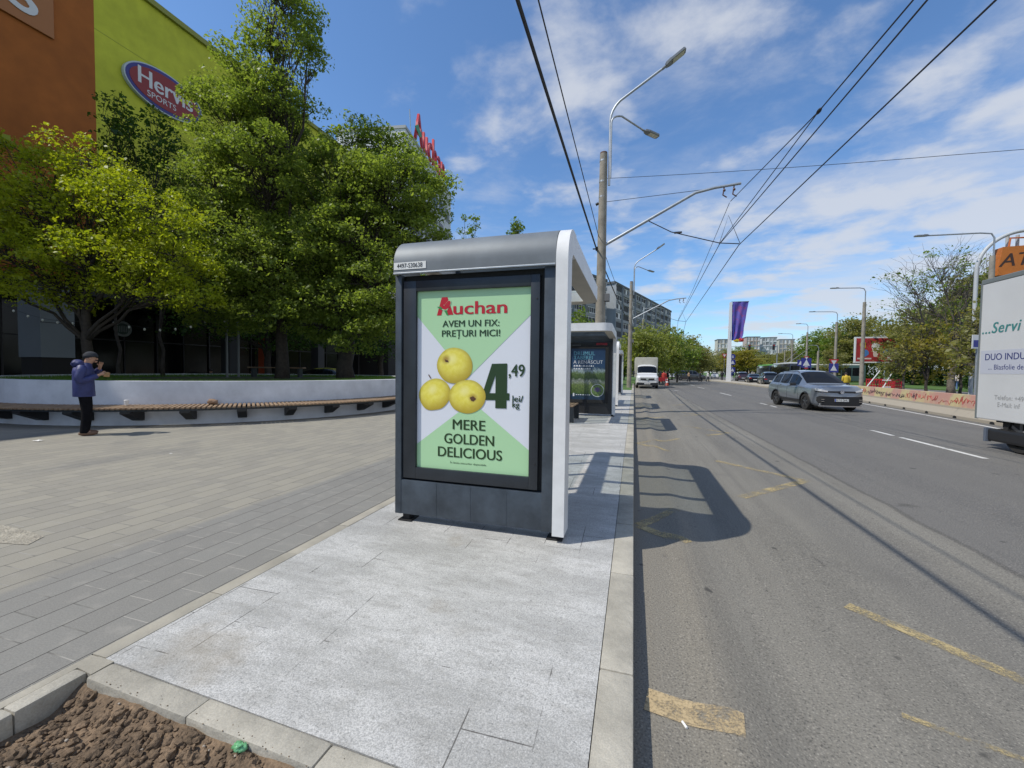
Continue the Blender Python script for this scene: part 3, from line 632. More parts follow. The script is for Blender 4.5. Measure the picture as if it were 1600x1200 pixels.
    outer = ring(0, -.002, yj+.004, L, .26) + [(-W, L), (-W, .424)]
    inner = [(-W+.16, .424), (-W+.16, L-.24)] + [(-.20-.06+.06*math.cos(math.pi/2*(1-i/6)), L-.24-.06+.06*math.sin(math.pi/2*(1-i/6))) for i in range(7)] + [(-.20, yj+.004)]
    b = MB(); b.prism([(x, Y(y)) for x, y in outer + inner], 'z', zb+.004, H); b.build('roof_band', white_alu, T, smooth=True, ang=35)
    b = MB(); b.prism([(x*.999-.001, Y(y*.999)) for x, y in outer + inner], 'z', zb-.004, zb+.003); b.build('soffit', soffit, T)
    b = MB(); B(b, -W+.162, .424, H-.07, -.202, L-.242, H-.055, .002); b.build('roof_glass', clear, T)
    for y in (.98, 1.90):
        b = MB(); B(b, -W+.17, y, zb+.02, -.205, y+.07, H-.075, .004); b.build('purlin', anthracite, T, smooth=True, ang=30)
    # glazed back wall
    for y in (.62, 1.36, 2.10, 2.78):
        b = MB(); B(b, -W+.03, y, .0, -W+.09, y+.06, zb-.006, .004); b.build('wall_post', anthracite, T)
    for y in (.69, 1.43, 2.17):
        b = MB(); B(b, -W+.055, y, .25, -W+.065, y+.66, 2.25, .002); b.build('wall_glass', clear, T)
    # bench
    b = MB()
    for k in range(4): B(b, -1.42+.10*k, 1.05, .44, -1.34+.10*k, 2.25, .475, .006)
    bn = b.build('bench_seat', wood, T, smooth=True, ang=30)
    for y in (1.06, 2.18):
        b = MB(); B(b, -1.44, y, 0, -1.02, y+.06, .437, .01); b.build('bench_leg', dark_frame, T)
    return T
sh1 = shelter((-.53, 3.40, .132), 1, 'nearest bus shelter, grey rolled roof cover over a poster of three yellow apples', 'apples', '4497-S30638')
sh2 = shelter((-.55, 13.55, .132), -1, 'second bus shelter, white roof edge facing us and a dark blue park poster inside', 'park')
sh3 = shelter((-.60, 17.35, .132), 1, 'third bus shelter, its white post showing just behind the park poster shelter', 'plain')
sh4 = shelter((-.66, 27.4, .132), -1, 'farthest bus shelter in the row, small dark panel next to the second concrete pole', None)
# ------------------------------------------------------------------ poles, lamps and overhead wires
def lamp_head(p, d, up, parent, s=1.0):
    """flat LED lantern whose neck starts at p and points along d"""
    d = Vector(d).normalized(); up = Vector(up); up = (up - d*up.dot(d)).normalized(); sd = d.cross(up)
    M = Matrix.Identity(4)
    for i in range(3): M[i][0] = d[i]; M[i][1] = sd[i]; M[i][2] = up[i]; M[i][3] = p[i]
    b = MB(); b.tube([M @ Vector((-.10*s, 0, 0)), M @ Vector((.10*s, 0, 0))], .045*s, 10)
    b.prism([(.05*s, -.09*s), (.22*s, -.15*s), (.74*s, -.15*s), (.80*s, -.10*s), (.80*s, .10*s), (.74*s, .15*s), (.22*s, .15*s), (.05*s, .09*s)], 'z', -.03*s, .045*s)
    b.prism([(.10*s, -.06*s), (.30*s, -.10*s), (.30*s, .10*s), (.10*s, .06*s)], 'z', .046*s, .085*s)
    n0 = len(b.v) - (8+8+4+4) ; 
    for i in range(n0, len(b.v)): b.v[i] = tuple(M @ Vector(b.v[i]))
    h = b.build('lamp_head', mat('lamp grey', (.20, .21, .22), .45, .3), parent)
    g = MB(); g.box((.30*s, -.11*s, -.042*s), (.74*s, .11*s, -.0315*s), M=M); g.build('lens', mat('lamp lens', (.55, .53, .42), .2), h)
def trolley_pole(loc, label, H=9.35):
    T = thing('trolley_pole', label, 'utility pole', loc, 0, 'concrete trolley poles along the kerb')
    b = MB(); b.tube([(0, 0, -.1), (.01, 0, 2), (.02, 0, 5), (.03, 0, H-.12), (.03, 0, H)], [.20, .19, .165, .135, .13], 18); b.build('pole', concrete_pole, T, smooth=True, ang=50)
    b = MB(); b.tube([(.03, 0, H+.002), (.03, 0, H+.05)], [.132, .128], 18); b.build('pole_cap', mat('rusty cap', (.12, .06, .04), .8), T, smooth=True, ang=50)
    for z in (H-.25, H-1.0, H-1.55, 5.95, 4.4, 3.7):
        b = MB(); rz_ = .192-.006*z; b.lathe([(rz_-.02, -.03), (rz_, -.03), (rz_, .03), (rz_-.02, .03)], 18, Matrix.Translation((.02, 0, z))); b.build('pole_clamp', galv, T)
    # twin lamp bracket on a steel tube clamped to the concrete
    x0 = .24; zt = 10.55
    def arc(p0, p1, p2, n=8): return [Vector(p0)*(1-t)**2 + Vector(p1)*2*t*(1-t) + Vector(p2)*t*t for t in [i/n for i in range(n+1)]]
    up = [(x0, 0, H-1.15), (x0, 0, zt-.1)] + arc((x0, 0, zt-.05), (x0+.02, 0, zt+.35), (x0+.35, 0, zt+.62)) + [(2.05, 0, 12.05)]
    b = MB(); b.tube(up, .042, 10); b.build('lamp_arm', galv, T, smooth=True, ang=50)
    u2 = arc((x0+.045, -.02, zt-.15), (x0+.06, -.05, zt+.13), (x0+.40, .16, zt+.14)) + [(1.42, 1.0, zt-.02)]
    b = MB(); b.tube([(x0+.045, -.02, H-.9)] + u2, .032, 10); b.build('lamp_arm', galv, T, smooth=True, ang=50)
    lamp_head((2.05, 0, 12.05), (1.7, 0, 1.15), (-.2, 0, 1), T, 1.0); lamp_head((1.42, 1.0, zt-.02), (1.02, .84, -.16), (0, 0, 1), T, .85)
    b = MB(); b.box((-.20, -.1, 5.9), (-.10, .1, 6.0)); b.box((-.30, -.02, 5.93), (-.15, .02, 5.97)); b.tube([(-.22, 0, 7.55), (-.12, 0, 7.6)], .05, 8); b.build('insulator', black, T)
    b = MB(); b.bev((.16, -.12, 4.0), (.34, .12, 4.28), .02); b.build('junction_box', mat('grey box', (.12, .12, .12), .6), T)
    # trolley bracket with hangers
    b = MB(); b.tube([(.1, 0, 6.05), (3.15, 0, 7.62), (3.75, 0, 7.72), (4.55, 0, 7.78)], [.055, .05, .045, .045], 10); b.build('trolley_bracket', galv, T, smooth=True, ang=50)
    b = MB(); b.tube([(.05, 0, 7.62), (3.5, 0, 7.70)], .009, 6); b.build('stay_wire', wire_m, T)
    b = MB(); b.tube([(1.6, 0, 6.82), (2.4, 0, 6.35), (3.95, 0, 5.85), (4.55, 0, 5.78)], .016, 6); b.tube([(3.95, 0, 5.85), (4.2, 0, 6.75), (4.58, 0, 5.78)], .010, 6); b.box((2.5, -.02, 6.28), (2.75, .02, 6.34)); b.build('wire_hanger', wire_m, T)
    b = MB()
    for x in (4.05, 4.35): b.tube([(x, 0, 7.75), (x-.04, 0, 7.45), (x+.08, 0, 7.36)], .022, 8); b.ball((x, 0, 7.6), .045)
    b.build('insulator', mat('brown ceramic', (.09, .04, .03), .3), T)
    return T
tp = trolley_pole((-1.25, 15.5, .13), 'nearest weathered concrete pole with twin street lamps, rising behind the second bus shelter')
trolley_pole((-.40, 38.0, .13), 'second concrete trolley pole with twin lamps, standing in grass left of the white van')
def wire(label, pts, r, sag=0):
    out = []
    for a, c in zip(pts[:-1], pts[1:]):
        a = Vector(a); c = Vector(c); n = 10
        for i in range(n): t = i/n; p = a.lerp(c, t); p.z -= sag*4*t*(1-t); out.append(p)
    out.append(Vector(pts[-1])); b = MB(); b.tube(out, r, 6); o = b.build('overhead_wire', wire_m); return tag(o, label, 'wire')
wire('thick black cable running overhead from the nearest concrete pole towards us', [(-1.42, -14, 6.10), (-1.42, 15.5, 6.08), (-.62, 38, 6.08)], .028, .12)
wire('thin cable beside the thick one, from the nearest concrete pole towards us', [(-1.22, -14, 6.45), (-1.34, 15.5, 6.50), (-.60, 38, 6.5)], .012, .08)
wire('left trolley contact wire over the road, ending in the hanger of the nearest bracket', [(4.05, -12, 5.88), (2.70, 15.5, 5.94), (3.55, 38, 5.94), (6.8, 75, 5.95), (12, 120, 5.95)], .012)
wire('right trolley contact wire over the road, lowest of the long diagonal wires', [(5.0, -12, 5.86), (3.30, 15.5, 5.88), (4.18, 38, 5.88), (7.4, 75, 5.9), (12.6, 120, 5.9)], .014)
wire('uppermost long diagonal feeder wire with a small black insulator halfway', [(5.1, -12, 6.7), (3.17, 9, 6.42), (3.0, 15.5, 7.35)], .012)
wire('short branch wire from the black insulator down to the left contact wire', [(3.17, 9, 6.42), (2.70, 15.6, 5.96)], .010)
b = MB(); b.ball((3.17, 9, 6.42), (.035, .10, .035)); tag(b.build('wire_insulator', wire_m), 'small black insulator knot where the uppermost diagonal wire splits', 'insulator')
wire('thin slanting wire from the tip of the nearest bracket down to the next hanger', [(2.97, 15.5, 7.30), (3.2, 26, 6.4), (3.5, 37, 5.98)], .009)
wire('thin span wire crossing the sky from the nearest concrete pole to the right', [(-1.2, 15.5, 8.60), (9, 16, 8.30), (32, 20, 9.4)], .008, .05)
# lamps further down the left side
def far_lamp(loc, label, H, arm, rz=0, conc=True, grp='far street lamps', n2=False):
    T = thing('street_lamp', label, 'street lamp', loc, rz, grp)
    b = MB(); hp = H*.86 if conc else H-.4
    b.tube([(0, 0, -.1), (0, 0, hp)], [.19, .13] if conc else [.09, .06], 10); b.build('pole', concrete_pole if conc else galv, T, smooth=True, ang=50)
    p = [(.05 if conc else 0, 0, hp-1), (.05 if conc else 0, 0, H-.35), (.10 if arm > 0 else -.10, 0, H-.08), (arm*.2, 0, H), (arm, 0, H+.05)]
    b = MB(); b.tube(p, .045, 8); b.build('lamp_arm', galv, T, smooth=True, ang=60)
    lamp_head((arm, 0, H+.05), (1 if arm > 0 else -1, 0, .02), (0, 0, 1), T, .95)
    return T
for (px, py, Y, H, arm, conc, lab) in ((1003, 588, 62, 10.5, 1.6, True, 'slim concrete lamp post among yellow-green trees behind the white van'),
        (1041, 583, 100, 9.0, 1.9, True, 'grey lamp post rising just right of the white van'), (1046, 581, 118, 9.5, 2.2, False, 'thin grey lamp post behind the first dark car'),
        (1061, 580, 132, 9.0, 2.0, False, 'thin grey lamp post above the green trolleybus'), (1077, 580, 150, 8.5, 2.2, False, 'thin far lamp post between the trees above the dark minivan'), (1091, 580, 150, 9, -2.0, False, 'thin far lamp post with its arm to the left, above the minivan')):
    p = at(px, py, Y); far_lamp((p.x, Y, .1), lab, H, arm, 0, conc)
for (px, Y, H, arm, lab) in ((1346, 48, 9.9, -2.1, 'tall concrete lamp pole beside the red billboard, arm to the left'), (1304, 64, 9.7, -2.4, 'concrete lamp pole behind the grey SUV roof, arm to the left'),
        (1259, 78, 9.6, -.9, 'concrete lamp pole behind the blue road signs'), (1236, 92, 9.2, -1.7, 'concrete lamp pole above the dark trolleybus'), (1541, 33, 10.4, -3.2, 'tall grey lamp post behind the white truck, long arm over the bare tree'),
        (1277, 70, 5.6, -.5, 'short concrete post between two lamp poles behind the SUV'), (1225, 120, 8.6, .4, 'distant thin post right of the hanging traffic lights')):
    p = at(px, 590, Y); far_lamp((p.x, Y, .05), lab, H, arm, 0, True, 'lamp poles along the right side')

# ------------------------------------------------------------------ vehicles
tyre = mat('tyre', (.022, .021, .02), .85); rim_dark = mat('dark alloy', (.16, .16, .17), .3, .8); rim_sil = mat('silver alloy', (.45, .45, .46), .3, .8)
car_glass = mat('car glass', (.005, .006, .008), .06, spec=.28); chrome = mat('bright trim', (.6, .6, .6), .15, 1.0); lens_w = mat('headlight glass', (.62, .64, .66), .10, .1, coat=1); lens_r = mat('tail lamp red', (.28, .01, .01), .15, coat=1)
plate_m = mat('plate white', (.62, .62, .60), .5); plate_b = mat('plate blue', (.02, .06, .35), .5)
def wheel(parent, x, y, r, w, rm, spokes=5, side=1):
    M = Matrix.Translation((x, y, r)) @ Matrix.Rotation(math.pi/2*side, 4, 'Y')
    b = MB(); b.lathe([(r*.66, -w/2), (r*.93, -w/2), (r, -w*.36), (r, w*.36), (r*.93, w/2), (r*.66, w/2), (r*.64, w*.2), (r*.64, -w*.2)], 32, M); W_ = b.build('wheel', tyre, parent, smooth=True, ang=40)
    b = MB(); b.lathe([(r*.66, w*.40), (r*.60, w*.44), (r*.58, w*.2), (r*.1, w*.15)], 32, M)
    for k in range(spokes):
        a = 2*math.pi*k/spokes; Mk = M @ Matrix.Rotation(a, 4, 'Z'); b.box((r*.08, -r*.075, w*.22), (r*.62, r*.075, w*.42), 1, M=Mk)
    b.lathe([(r*.16, w*.2), (r*.16, w*.44), (r*.10, w*.46)], 16, M, 1)
    b.build('rim', [black, rm], W_, smooth=True, ang=40)
def car(name, label, cat, loc, rz, paint, sp, group=None, detail=2, rimm=None):
    """lofted body; y=0 front bumper, +y towards the tail"""
    T = thing(name, label, cat, loc, rz, group)
    L, W = sp['L'], sp['W']
    Yk = lambda tab, y: float(np.interp(y, [p[0] for p in tab], [p[1] for p in tab]))
    nose = sp.get('nose', .34); tail = sp.get('tail', .22)
    def hw(y):
        k = 1.0
        if y < nose: k = .80 + .20*(1-(1-y/nose)**2.6)
        if y > L-tail: k = .88 + .12*(1-((y-(L-tail))/tail)**2.2)
        return W*k
    cache = {}
    def ring(y):
        key = round(y, 4)
        if key in cache: return cache[key]
        zb, zm, ze, zt, wt = (Yk(sp[k], y) for k in ('zb', 'zm', 'belt', 'top', 'wt')); h = hw(y)
        p = [(0, zb), (.86*h, zb), (.965*h, zb+.10), (h, zm), (.985*h, ze-.10), (.945*h, ze), (wt*h, ze+(zt-ze)*.86), (wt*h*.66, ze+(zt-ze)*.97), (0, zt)]
        cache[key] = p; return p
    def S(y, v, off=0):
        p = ring(y); i = min(7, int(v)); t = v-i; q = [p[max(0, i-1)], p[i], p[i+1], p[min(8, i+2)]]
        if i in (1,): q[0] = q[1]
        if i in (0,): q[3] = q[2]
        if i in (5,): q[0] = q[1]; q[3] = q[2]
        if i == 4: q[3] = q[2]
        if i == 6: q[0] = q[1]
        if i == 7: q[3] = (-p[7][0], p[7][1])
        o = []
        for k in (0, 1):
            a, b_, c_, d = (z[k] for z in q); o.append(.5*(2*b_ + (c_-a)*t + (2*a-5*b_+4*c_-d)*t*t + (3*b_-a-3*c_+d)*t**3) if i not in (5,) else b_+(c_-b_)*t)
        return Vector((o[0], y, o[1]))
    def N(y, v, sg):
        e = .01; a = S(min(L-.001, y+e), v)-S(max(.0, y-e), v); c = S(y, min(8, v+.04))-S(y, max(0, v-.04)); n = a.cross(c); n.normalize()
        n = n if n.x*1.0+n.z*.4 > 0 or True else n
        cen = Vector((0, y, .75))
        if n.dot(S(y, v)-cen) < 0: n = -n
        return n
    ysn = sp.get('ny', 70); yy = sorted(set([L*i/ysn for i in range(ysn+1)] + [.02, .05, .09, .14, L-.03, L-.07])); vv = [i*8/44 for i in range(45)]
    wr = sp['wr']; axles = sp['axles']; ar = wr+.055
    b = MB(); vs = []; full = vv + [16-v for v in vv[-2::-1]]
    for y in yy:
        for v in full:
            p = S(y, v if v <= 8 else 16-v); vs.append((p.x if v <= 8 else -p.x, p.y, p.z))
    nv = len(full); fs = []
    for j in range(len(yy)-1):
        for i in range(nv-1):
            c = [vs[j*nv+i], vs[j*nv+i+1], vs[(j+1)*nv+i+1], vs[(j+1)*nv+i]]; m = [sum(q[k] for q in c)/4 for k in range(3)]
            if abs(m[0]) > W*.55 and any((m[1]-a)**2+(m[2]-wr)**2 < ar*ar for a in axles): continue
            fs.append((j*nv+i, j*nv+i+1, (j+1)*nv+i+1, (j+1)*nv+i))
    fs += [tuple(range(nv)), tuple((len(yy)-1)*nv+k for k in range(nv))]
    b.add(vs, fs); body = b.build('body', paint, T, smooth=True, ang=28)
    def patch(name, y0, y1, v0, v1, material, off=.006, parent=None, sides=(1, -1), n=10, m=6, tl=None):
        for s in sides:
            b = MB(); vs = []
            for j in range(n+1):
                y = y0+(y1-y0)*j/n
                a, c = (v0, v1) if tl is None else tl(j/n)
                for i in range(m+1):
                    v = a+(c-a)*i/m; p = S(y, v)+N(y, v, s)*off; vs.append((p.x*s, p.y, p.z))
            b.add(vs, [(j*(m+1)+i, j*(m+1)+i+1, (j+1)*(m+1)+i+1, (j+1)*(m+1)+i) for j in range(n) for i in range(m)]); b.build(name, material, parent or T, smooth=True)
    def across(name, y0, y1, v0, material, off=.006, n=8, m=16):
        b = MB(); vs = []
        for j in range(n+1):
            y = y0+(y1-y0)*j/n
            for i in range(m+1):
                v = v0+(16-2*v0)*i/m; w = v if v <= 8 else 16-v; p = S(y, w)+N(y, w, 1)*off; vs.append((p.x if v <= 8 else -p.x, p.y, p.z))
        b.add(vs, [(j*(m+1)+i, j*(m+1)+i+1, (j+1)*(m+1)+i+1, (j+1)*(m+1)+i) for j in range(n) for i in range(m)]); return b.build(name, material, T, smooth=True)
    ws = sp['windscreen']; across('windscreen', ws[0], ws[1], 6.05, car_glass); rw = sp['rear']; across('rear_window', rw[0], rw[1], 6.1, car_glass)
    for a, c in sp['side']: patch('window', a, c, 5.10, 5.86, car_glass)
    inn = MB(); inn.box((-W*.80, .3, sp['zb'][0][1]+.04), (W*.80, L-.3, .62)); inn.build('underbody', black, T)
    for a in axles:
        for s in (1, -1):
            wheel(T, s*(W-.115), a, wr, .225, rimm or rim_dark, 5, s)
            t = MB(); pts = [(s*(W*.992), a+(ar+.012)*math.cos(q), wr+(ar+.012)*math.sin(q)) for q in [R(-18)+R(216)*i/20 for i in range(21)]]; t.tube(pts, .032 if sp.get('clad') else .018, 6); t.build('wheel_arch', asphalt_black if sp.get('clad') else paint, T, smooth=True)
    # nose and tail pieces follow the rounded plan of the bumpers
    tabx = [(hw(y), y) for y in [nose*i/30 for i in range(31)]]
    def front_y(x):
        x = abs(x)
        if x <= tabx[0][0]: return .10*0
        return float(np.interp(x, [q[0] for q in tabx], [q[1] for q in tabx]))
    def strip_f(name, xs_, zlo, zhi, material, off=.012, parent=None, back=False):
        b = MB(); n = 26; vs = []
        for i in range(n+1):
            x = xs_[0]+(xs_[-1]-xs_[0])*i/n; f = [float(np.interp(x, xs_, q)) for q in (zlo, zhi)]
            for z in (f[0], (f[0]+f[1])/2, f[1]):
                y = front_y(x)*(1 if not back else .8)-off - (.03*(1-((x/W)**2)) if not back else 0); vs.append((x, y if not back else L-y, z))
            for z in (f[1], f[0]): vs.append((x, (front_y(x)+.05) if not back else L-front_y(x)*.8-.03, z))
        b.add(vs, [(i*5+k, i*5+(k+1) % 5, (i+1)*5+(k+1) % 5, (i+1)*5+k) for i in range(n) for k in range(5)]); b.add([vs[k] for k in range(5)], [(0, 1, 2, 3, 4)]); b.add([vs[n*5+k] for k in range(5)], [(0, 1, 2, 3, 4)])
        return b.build(name, material, parent or T, smooth=True, ang=35)
    return T, S, strip_f, front_y, patch, body
suv_paint = mat('silver blue metallic paint', (.225, .25, .285), .30, .55, coat=1)
SUV = dict(L=4.54, W=.94, wr=.355, axles=(.87, 3.55), nose=.42, tail=.26, clad=True, ny=96,
    zb=[(0, .30), (.2, .22), (4.2, .24), (4.54, .36)], zm=[(0, .55), (4.54, .68)],
    belt=[(0, .86), (.10, .95), (.4, 1.01), (1.1, 1.02), (2, 1.03), (3.5, 1.07), (4.2, 1.10), (4.45, 1.0), (4.54, .84)],
    top=[(0, .92), (.04, 1.0), (.12, 1.06), (.3, 1.085), (.7, 1.12), (1.04, 1.145), (1.45, 1.42), (1.85, 1.665), (2.1, 1.72), (2.6, 1.745), (3.3, 1.73), (3.85, 1.67), (4.15, 1.52), (4.36, 1.28), (4.47, 1.08), (4.54, .90)],
    wt=[(0, .80), (.5, .80), (1.1, .82), (1.5, .76), (2.0, .68), (3.4, .67), (4.0, .70), (4.54, .8)], windscreen=(1.09, 1.86), rear=(4.05, 4.33), side=((1.52, 2.42), (2.48, 3.28), (3.36, 4.02)))
T, S, sf, fy, pt, body = car('parked_suv', 'grey-blue SUV driving towards us in the near lane beside the barrier', 'car', (8.24, 20.10, 0), R(7.3), suv_paint, SUV)
T.name = 'suv_car'
sf('lower_grille', [-.86, -.80, -.62, 0, .62, .80, .86], [.44, .34, .28, .27, .28, .34, .44], [.60, .66, .64, .63, .64, .66, .60], black, .014)
sf('bumper_lip', [-.80, 0, .80], [.22, .21, .22], [.262, .255, .262], rim_sil, .02)
sf('upper_grille', [-.60, 0, .60], [.805, .795, .805], [.86, .865, .86], asphalt_black, .014)
for s in (-1, 1):
    sf('headlight', sorted([s*.52, s*.88]), [.815, .865] if s > 0 else [.865, .815], [.875, .965] if s > 0 else [.965, .875], lens_w, .016)
    sf('headlight_shade', sorted([s*.50, s*.90]), [.785, .84] if s > 0 else [.84, .785], [.812, .862] if s > 0 else [.862, .812], asphalt_black, .016)
    for zz in (.42, .50):
        o = MB(); o.bev((s*.70-.06, fy(.7)-.05, zz), (s*.70+.06, fy(.7)-.028, zz+.022), .004); o.build('fog_lamp', chrome, T)
    o = MB(); o.bev((s*.99, 1.50, 1.02), (s*.99+s*.20 if s > 0 else s*.99, 1.66, 1.16), .02) if s > 0 else o.bev((-1.19, 1.50, 1.02), (-.99, 1.66, 1.16), .02)
    o.tube([(s*.90, 1.6, 1.04), (s*1.02, 1.58, 1.06)], .02, 6); o.build('wing_mirror', asphalt_black, T, smooth=True, ang=35)
    o = MB(); o.tube([(s*.60, 2.05, 1.64), (s*.62, 2.2, 1.69), (s*.62, 3.5, 1.67), (s*.60, 3.65, 1.60)], .018, 6); o.build('roof_rail', asphalt_black, T, smooth=True)
    for yy_ in (2.30, 3.15):
        o = MB(); p = S(yy_, 4.6); o.bev((s*p.x-.008 if s > 0 else s*p.x-.03, yy_-.11, p.z-.015), (s*p.x+.03 if s > 0 else s*p.x+.008, yy_+.05, p.z+.012), .004); o.build('door_handle', suv_paint, T)
    o = MB()
    for yy_ in (1.45, 2.45, 3.36): o.tube([(s*(S(yy_, v).x+.002), yy_, S(yy_, v).z) for v in [2.1+i*.29 for i in range(11)]], .004, 4)
    o.build('door_seam', black, T)
    pt('sill_cladding', 1.32, 3.10, 1.9, 2.45, asphalt_black, .012, sides=(s,))
o = MB(); o.lathe([(.0, 0), (.075, 0), (.078, .012), (.0, .014)], 24, Matrix.Translation((0, -.058, .83)) @ Matrix.Rotation(math.pi/2, 4, 'X')); lg = o.build('badge', mat('badge navy', (.03, .04, .09), .3), T)
Mb = face_M((0, -.0735, .83), (1, 0, 0), (0, 0, 1)); o = MB()
for k in range(28):
    a, c = 2*math.pi*k/28, 2*math.pi*(k+1)/28; o.add([Mb @ Vector((r_*math.cos(t), r_*math.sin(t), 0)) for r_, t in ((.062, a), (.070, a), (.070, c), (.062, c))], [(0, 1, 2, 3)])
for q in ([(-.045, .045), (-.030, .045), (0, .006), (.030, .045), (.045, .045), (.006, -.008), (-.006, -.008)], [(-.058, .012), (-.045, .012), (-.024, -.036), (0, -.006), (.024, -.036), (.045, .012), (.058, .012), (.028, -.058), (.018, -.058), (0, -.030), (-.018, -.058), (-.028, -.058)]):
    o.add([Mb @ Vector((x, y, 0)) for x, y in q], [tuple(range(len(q)))])
o.build('badge_mark', plate_m, lg)
o = MB(); o.bev((-.26, -.062, .43), (.26, -.048, .54), .003); pl_ = o.build('number_plate', plate_m, T); o = MB(); o.box((-.26, -.0645, .431), (-.222, -.0622, .539)); o.build('country_band', plate_b, pl_)
text_mesh('B 713 DHU', .115, face_M((.015, -.0635, .485), (1, 0, 0), (0, 0, 1)), ink_black, parent=pl_, bold=.002, sx=.80)
SED = dict(L=4.5, W=.88, wr=.33, axles=(.85, 3.5), nose=.4, tail=.3, ny=50,
    zb=[(0, .28), (.2, .2), (4.2, .22), (4.5, .34)], zm=[(0, .5), (4.5, .6)], belt=[(0, .66), (.3, .82), (1.2, .93), (3.5, .98), (4.2, .98), (4.5, .80)],
    top=[(0, .70), (.1, .80), (.4, .88), (1.25, .99), (2.0, 1.40), (2.4, 1.46), (3.0, 1.44), (3.5, 1.28), (3.95, 1.06), (4.4, 1.0), (4.5, .84)],
    wt=[(0, .8), (1.2, .82), (2.0, .66), (3.1, .66), (4.0, .8), (4.5, .8)], windscreen=(1.32, 1.95), rear=(3.2, 3.85), side=((1.7, 2.4), (2.46, 3.2)))
HAT = dict(SUV); HAT.update(clad=False, ny=50)
dk = mat('black car paint', (.012, .013, .016), .25, .2, coat=1); wh = mat('white car paint', (.62, .62, .62), .3, 0, coat=1)
def rear_set(t):
    T, S, sf, fy, pt, body = t
    for s in (-1, 1): sf('tail_lamp', sorted([s*.46, s*.80]), [.74, .76], [.88, .88], lens_r, .012, back=True)
    sf('number_plate', [-.26, .26], [.55, .55], [.65, .65], plate_m, .016, back=True)
    return T
for (px, py, sp, m_, lab) in ((1212, 603, HAT, dk, 'black hatchback waiting behind the grey SUV, nearest of the queue'), (1186, 600, SED, dk, 'black saloon in the middle of the waiting queue, red tail lamps'), (1166, 596, HAT, mat('dark red-black paint', (.03, .012, .016), .25, .2, coat=1), 'small dark car at the far end of the waiting queue')):
    g = gnd(px, py); t = car('car', lab, 'car', (g.x, g.y+4.5, 0), R(180-6), m_, sp, 'cars queueing on the far carriageway', rimm=rim_sil); rear_set(t)
for (px, py, sp, m_, rz, lab) in ((1117, 588.5, SED, wh, 170, 'white saloon far down the road right of the dark minivan'), (1058, 589, HAT, wh, 20, 'white car half hidden behind the left end of the minivan'), (1047, 588, HAT, dk, 30, 'dark car beyond the roadworks left of the minivan'), (1098, 588, SED, dk, 80, 'dark saloon behind the front of the minivan')):
    p = at(px, py, 112 if py > 588.8 else 120); car('car', lab, 'car', (p.x, p.y, 0), R(rz), m_, sp, 'distant cars at the junction')
VAN = dict(L=5.2, W=.98, wr=.34, axles=(.95, 4.2), nose=.4, tail=.2, ny=50, zb=[(0, .3), (.2, .24), (5, .26), (5.2, .36)], zm=[(0, .6), (5.2, .8)],
    belt=[(0, .80), (.3, 1.02), (1.0, 1.14), (4.9, 1.18), (5.2, 1.10)], top=[(0, .86), (.12, .98), (.4, 1.08), (.85, 1.18), (1.7, 1.86), (2.1, 1.95), (4.7, 1.94), (5.05, 1.86), (5.2, 1.55)],
    wt=[(0, .8), (.8, .84), (1.6, .80), (2, .78), (5.2, .80)], windscreen=(.95, 1.65), rear=(5.10, 5.18), side=((1.45, 2.2), (2.3, 3.5), (3.6, 4.85)))
p = at(1104, 593, 82); car('minivan', 'dark grey minivan crossing the junction in front of the white cars', 'van', (p.x-.2, 82, 0), R(84), mat('dark grey van paint', (.04, .04, .042), .3, .3, coat=1), VAN)[0]
# white light truck with a grey canvas box, parked facing us
T = thing('delivery_truck', 'white light truck with beige canvas box parked at the kerb facing us', 'truck', (1.22, 40.0, 0), R(1))
CAB = dict(VAN); CAB.update(L=2.6, W=1.0, wr=.35, axles=(1.0,), tail=.1, top=[(0, 1.08), (.1, 1.16), (.35, 1.26), (.8, 1.38), (1.45, 2.10), (1.9, 2.26), (2.6, 2.28)], belt=[(0, 1.0), (.3, 1.14), (.9, 1.22), (2.6, 1.25)], wt=[(0, .82), (.8, .86), (1.5, .84), (2.6, .86)], windscreen=(.88, 1.46), rear=(2.55, 2.58), side=((1.3, 2.3),), zb=[(0, .34), (.2, .3), (2.6, .35)], zm=[(0, .7), (2.6, .8)])
t_, S, sf, fy, pt, body = car('cab', 'x', 'x', (0, 0, 0), 0, wh, CAB)
for c in kids(t_): c.parent = T
bpy.data.objects.remove(t_)
sf('grille', [-.62, 0, .62], [.80, .78, .80], [.96, .95, .96], black, .014, T); sf('front_bumper', [-.95, 0, .95], [.30, .28, .30], [.56, .54, .56], asphalt_black, .03, T)
for s in (-1, 1):
    sf('headlight', sorted([s*.62, s*.94]), [.80, .80], [1.00, 1.02] if s > 0 else [1.02, 1.00], lens_w, .014, T)
    o = MB(); o.bev((s*1.22-.1, .95, 1.25), (s*1.22+.1, 1.05, 1.62), .03); o.tube([(s*.95, 1.05, 1.35), (s*1.2, 1.0, 1.4)], .02, 6); o.build('wing_mirror', asphalt_black, T, smooth=True, ang=40)
o = MB(); o.lathe([(0, 0), (.10, 0), (.10, .012), (0, .012)], 20, Matrix.Translation((0, -.055, .875)) @ Matrix.Rotation(math.pi/2, 4, 'X')); o.build('badge', chrome, T)
o = MB(); o.bev((-.26, -.075, .40), (.26, -.062, .51), .003); pl_ = o.build('number_plate', plate_m, T); [flat([(-.2+.062*k_, -.03), (-.155+.062*k_, -.03), (-.155+.062*k_, .03), (-.2+.062*k_, .03)], face_M((0, -.0765, .455), (1, 0, 0), (0, 0, 1)), 0).build('plate_mark', mat('plate smudge', (.2, .2, .2), .6), pl_) for k_ in (0, 1.4, 2.4, 3.8, 4.8, 5.8)]
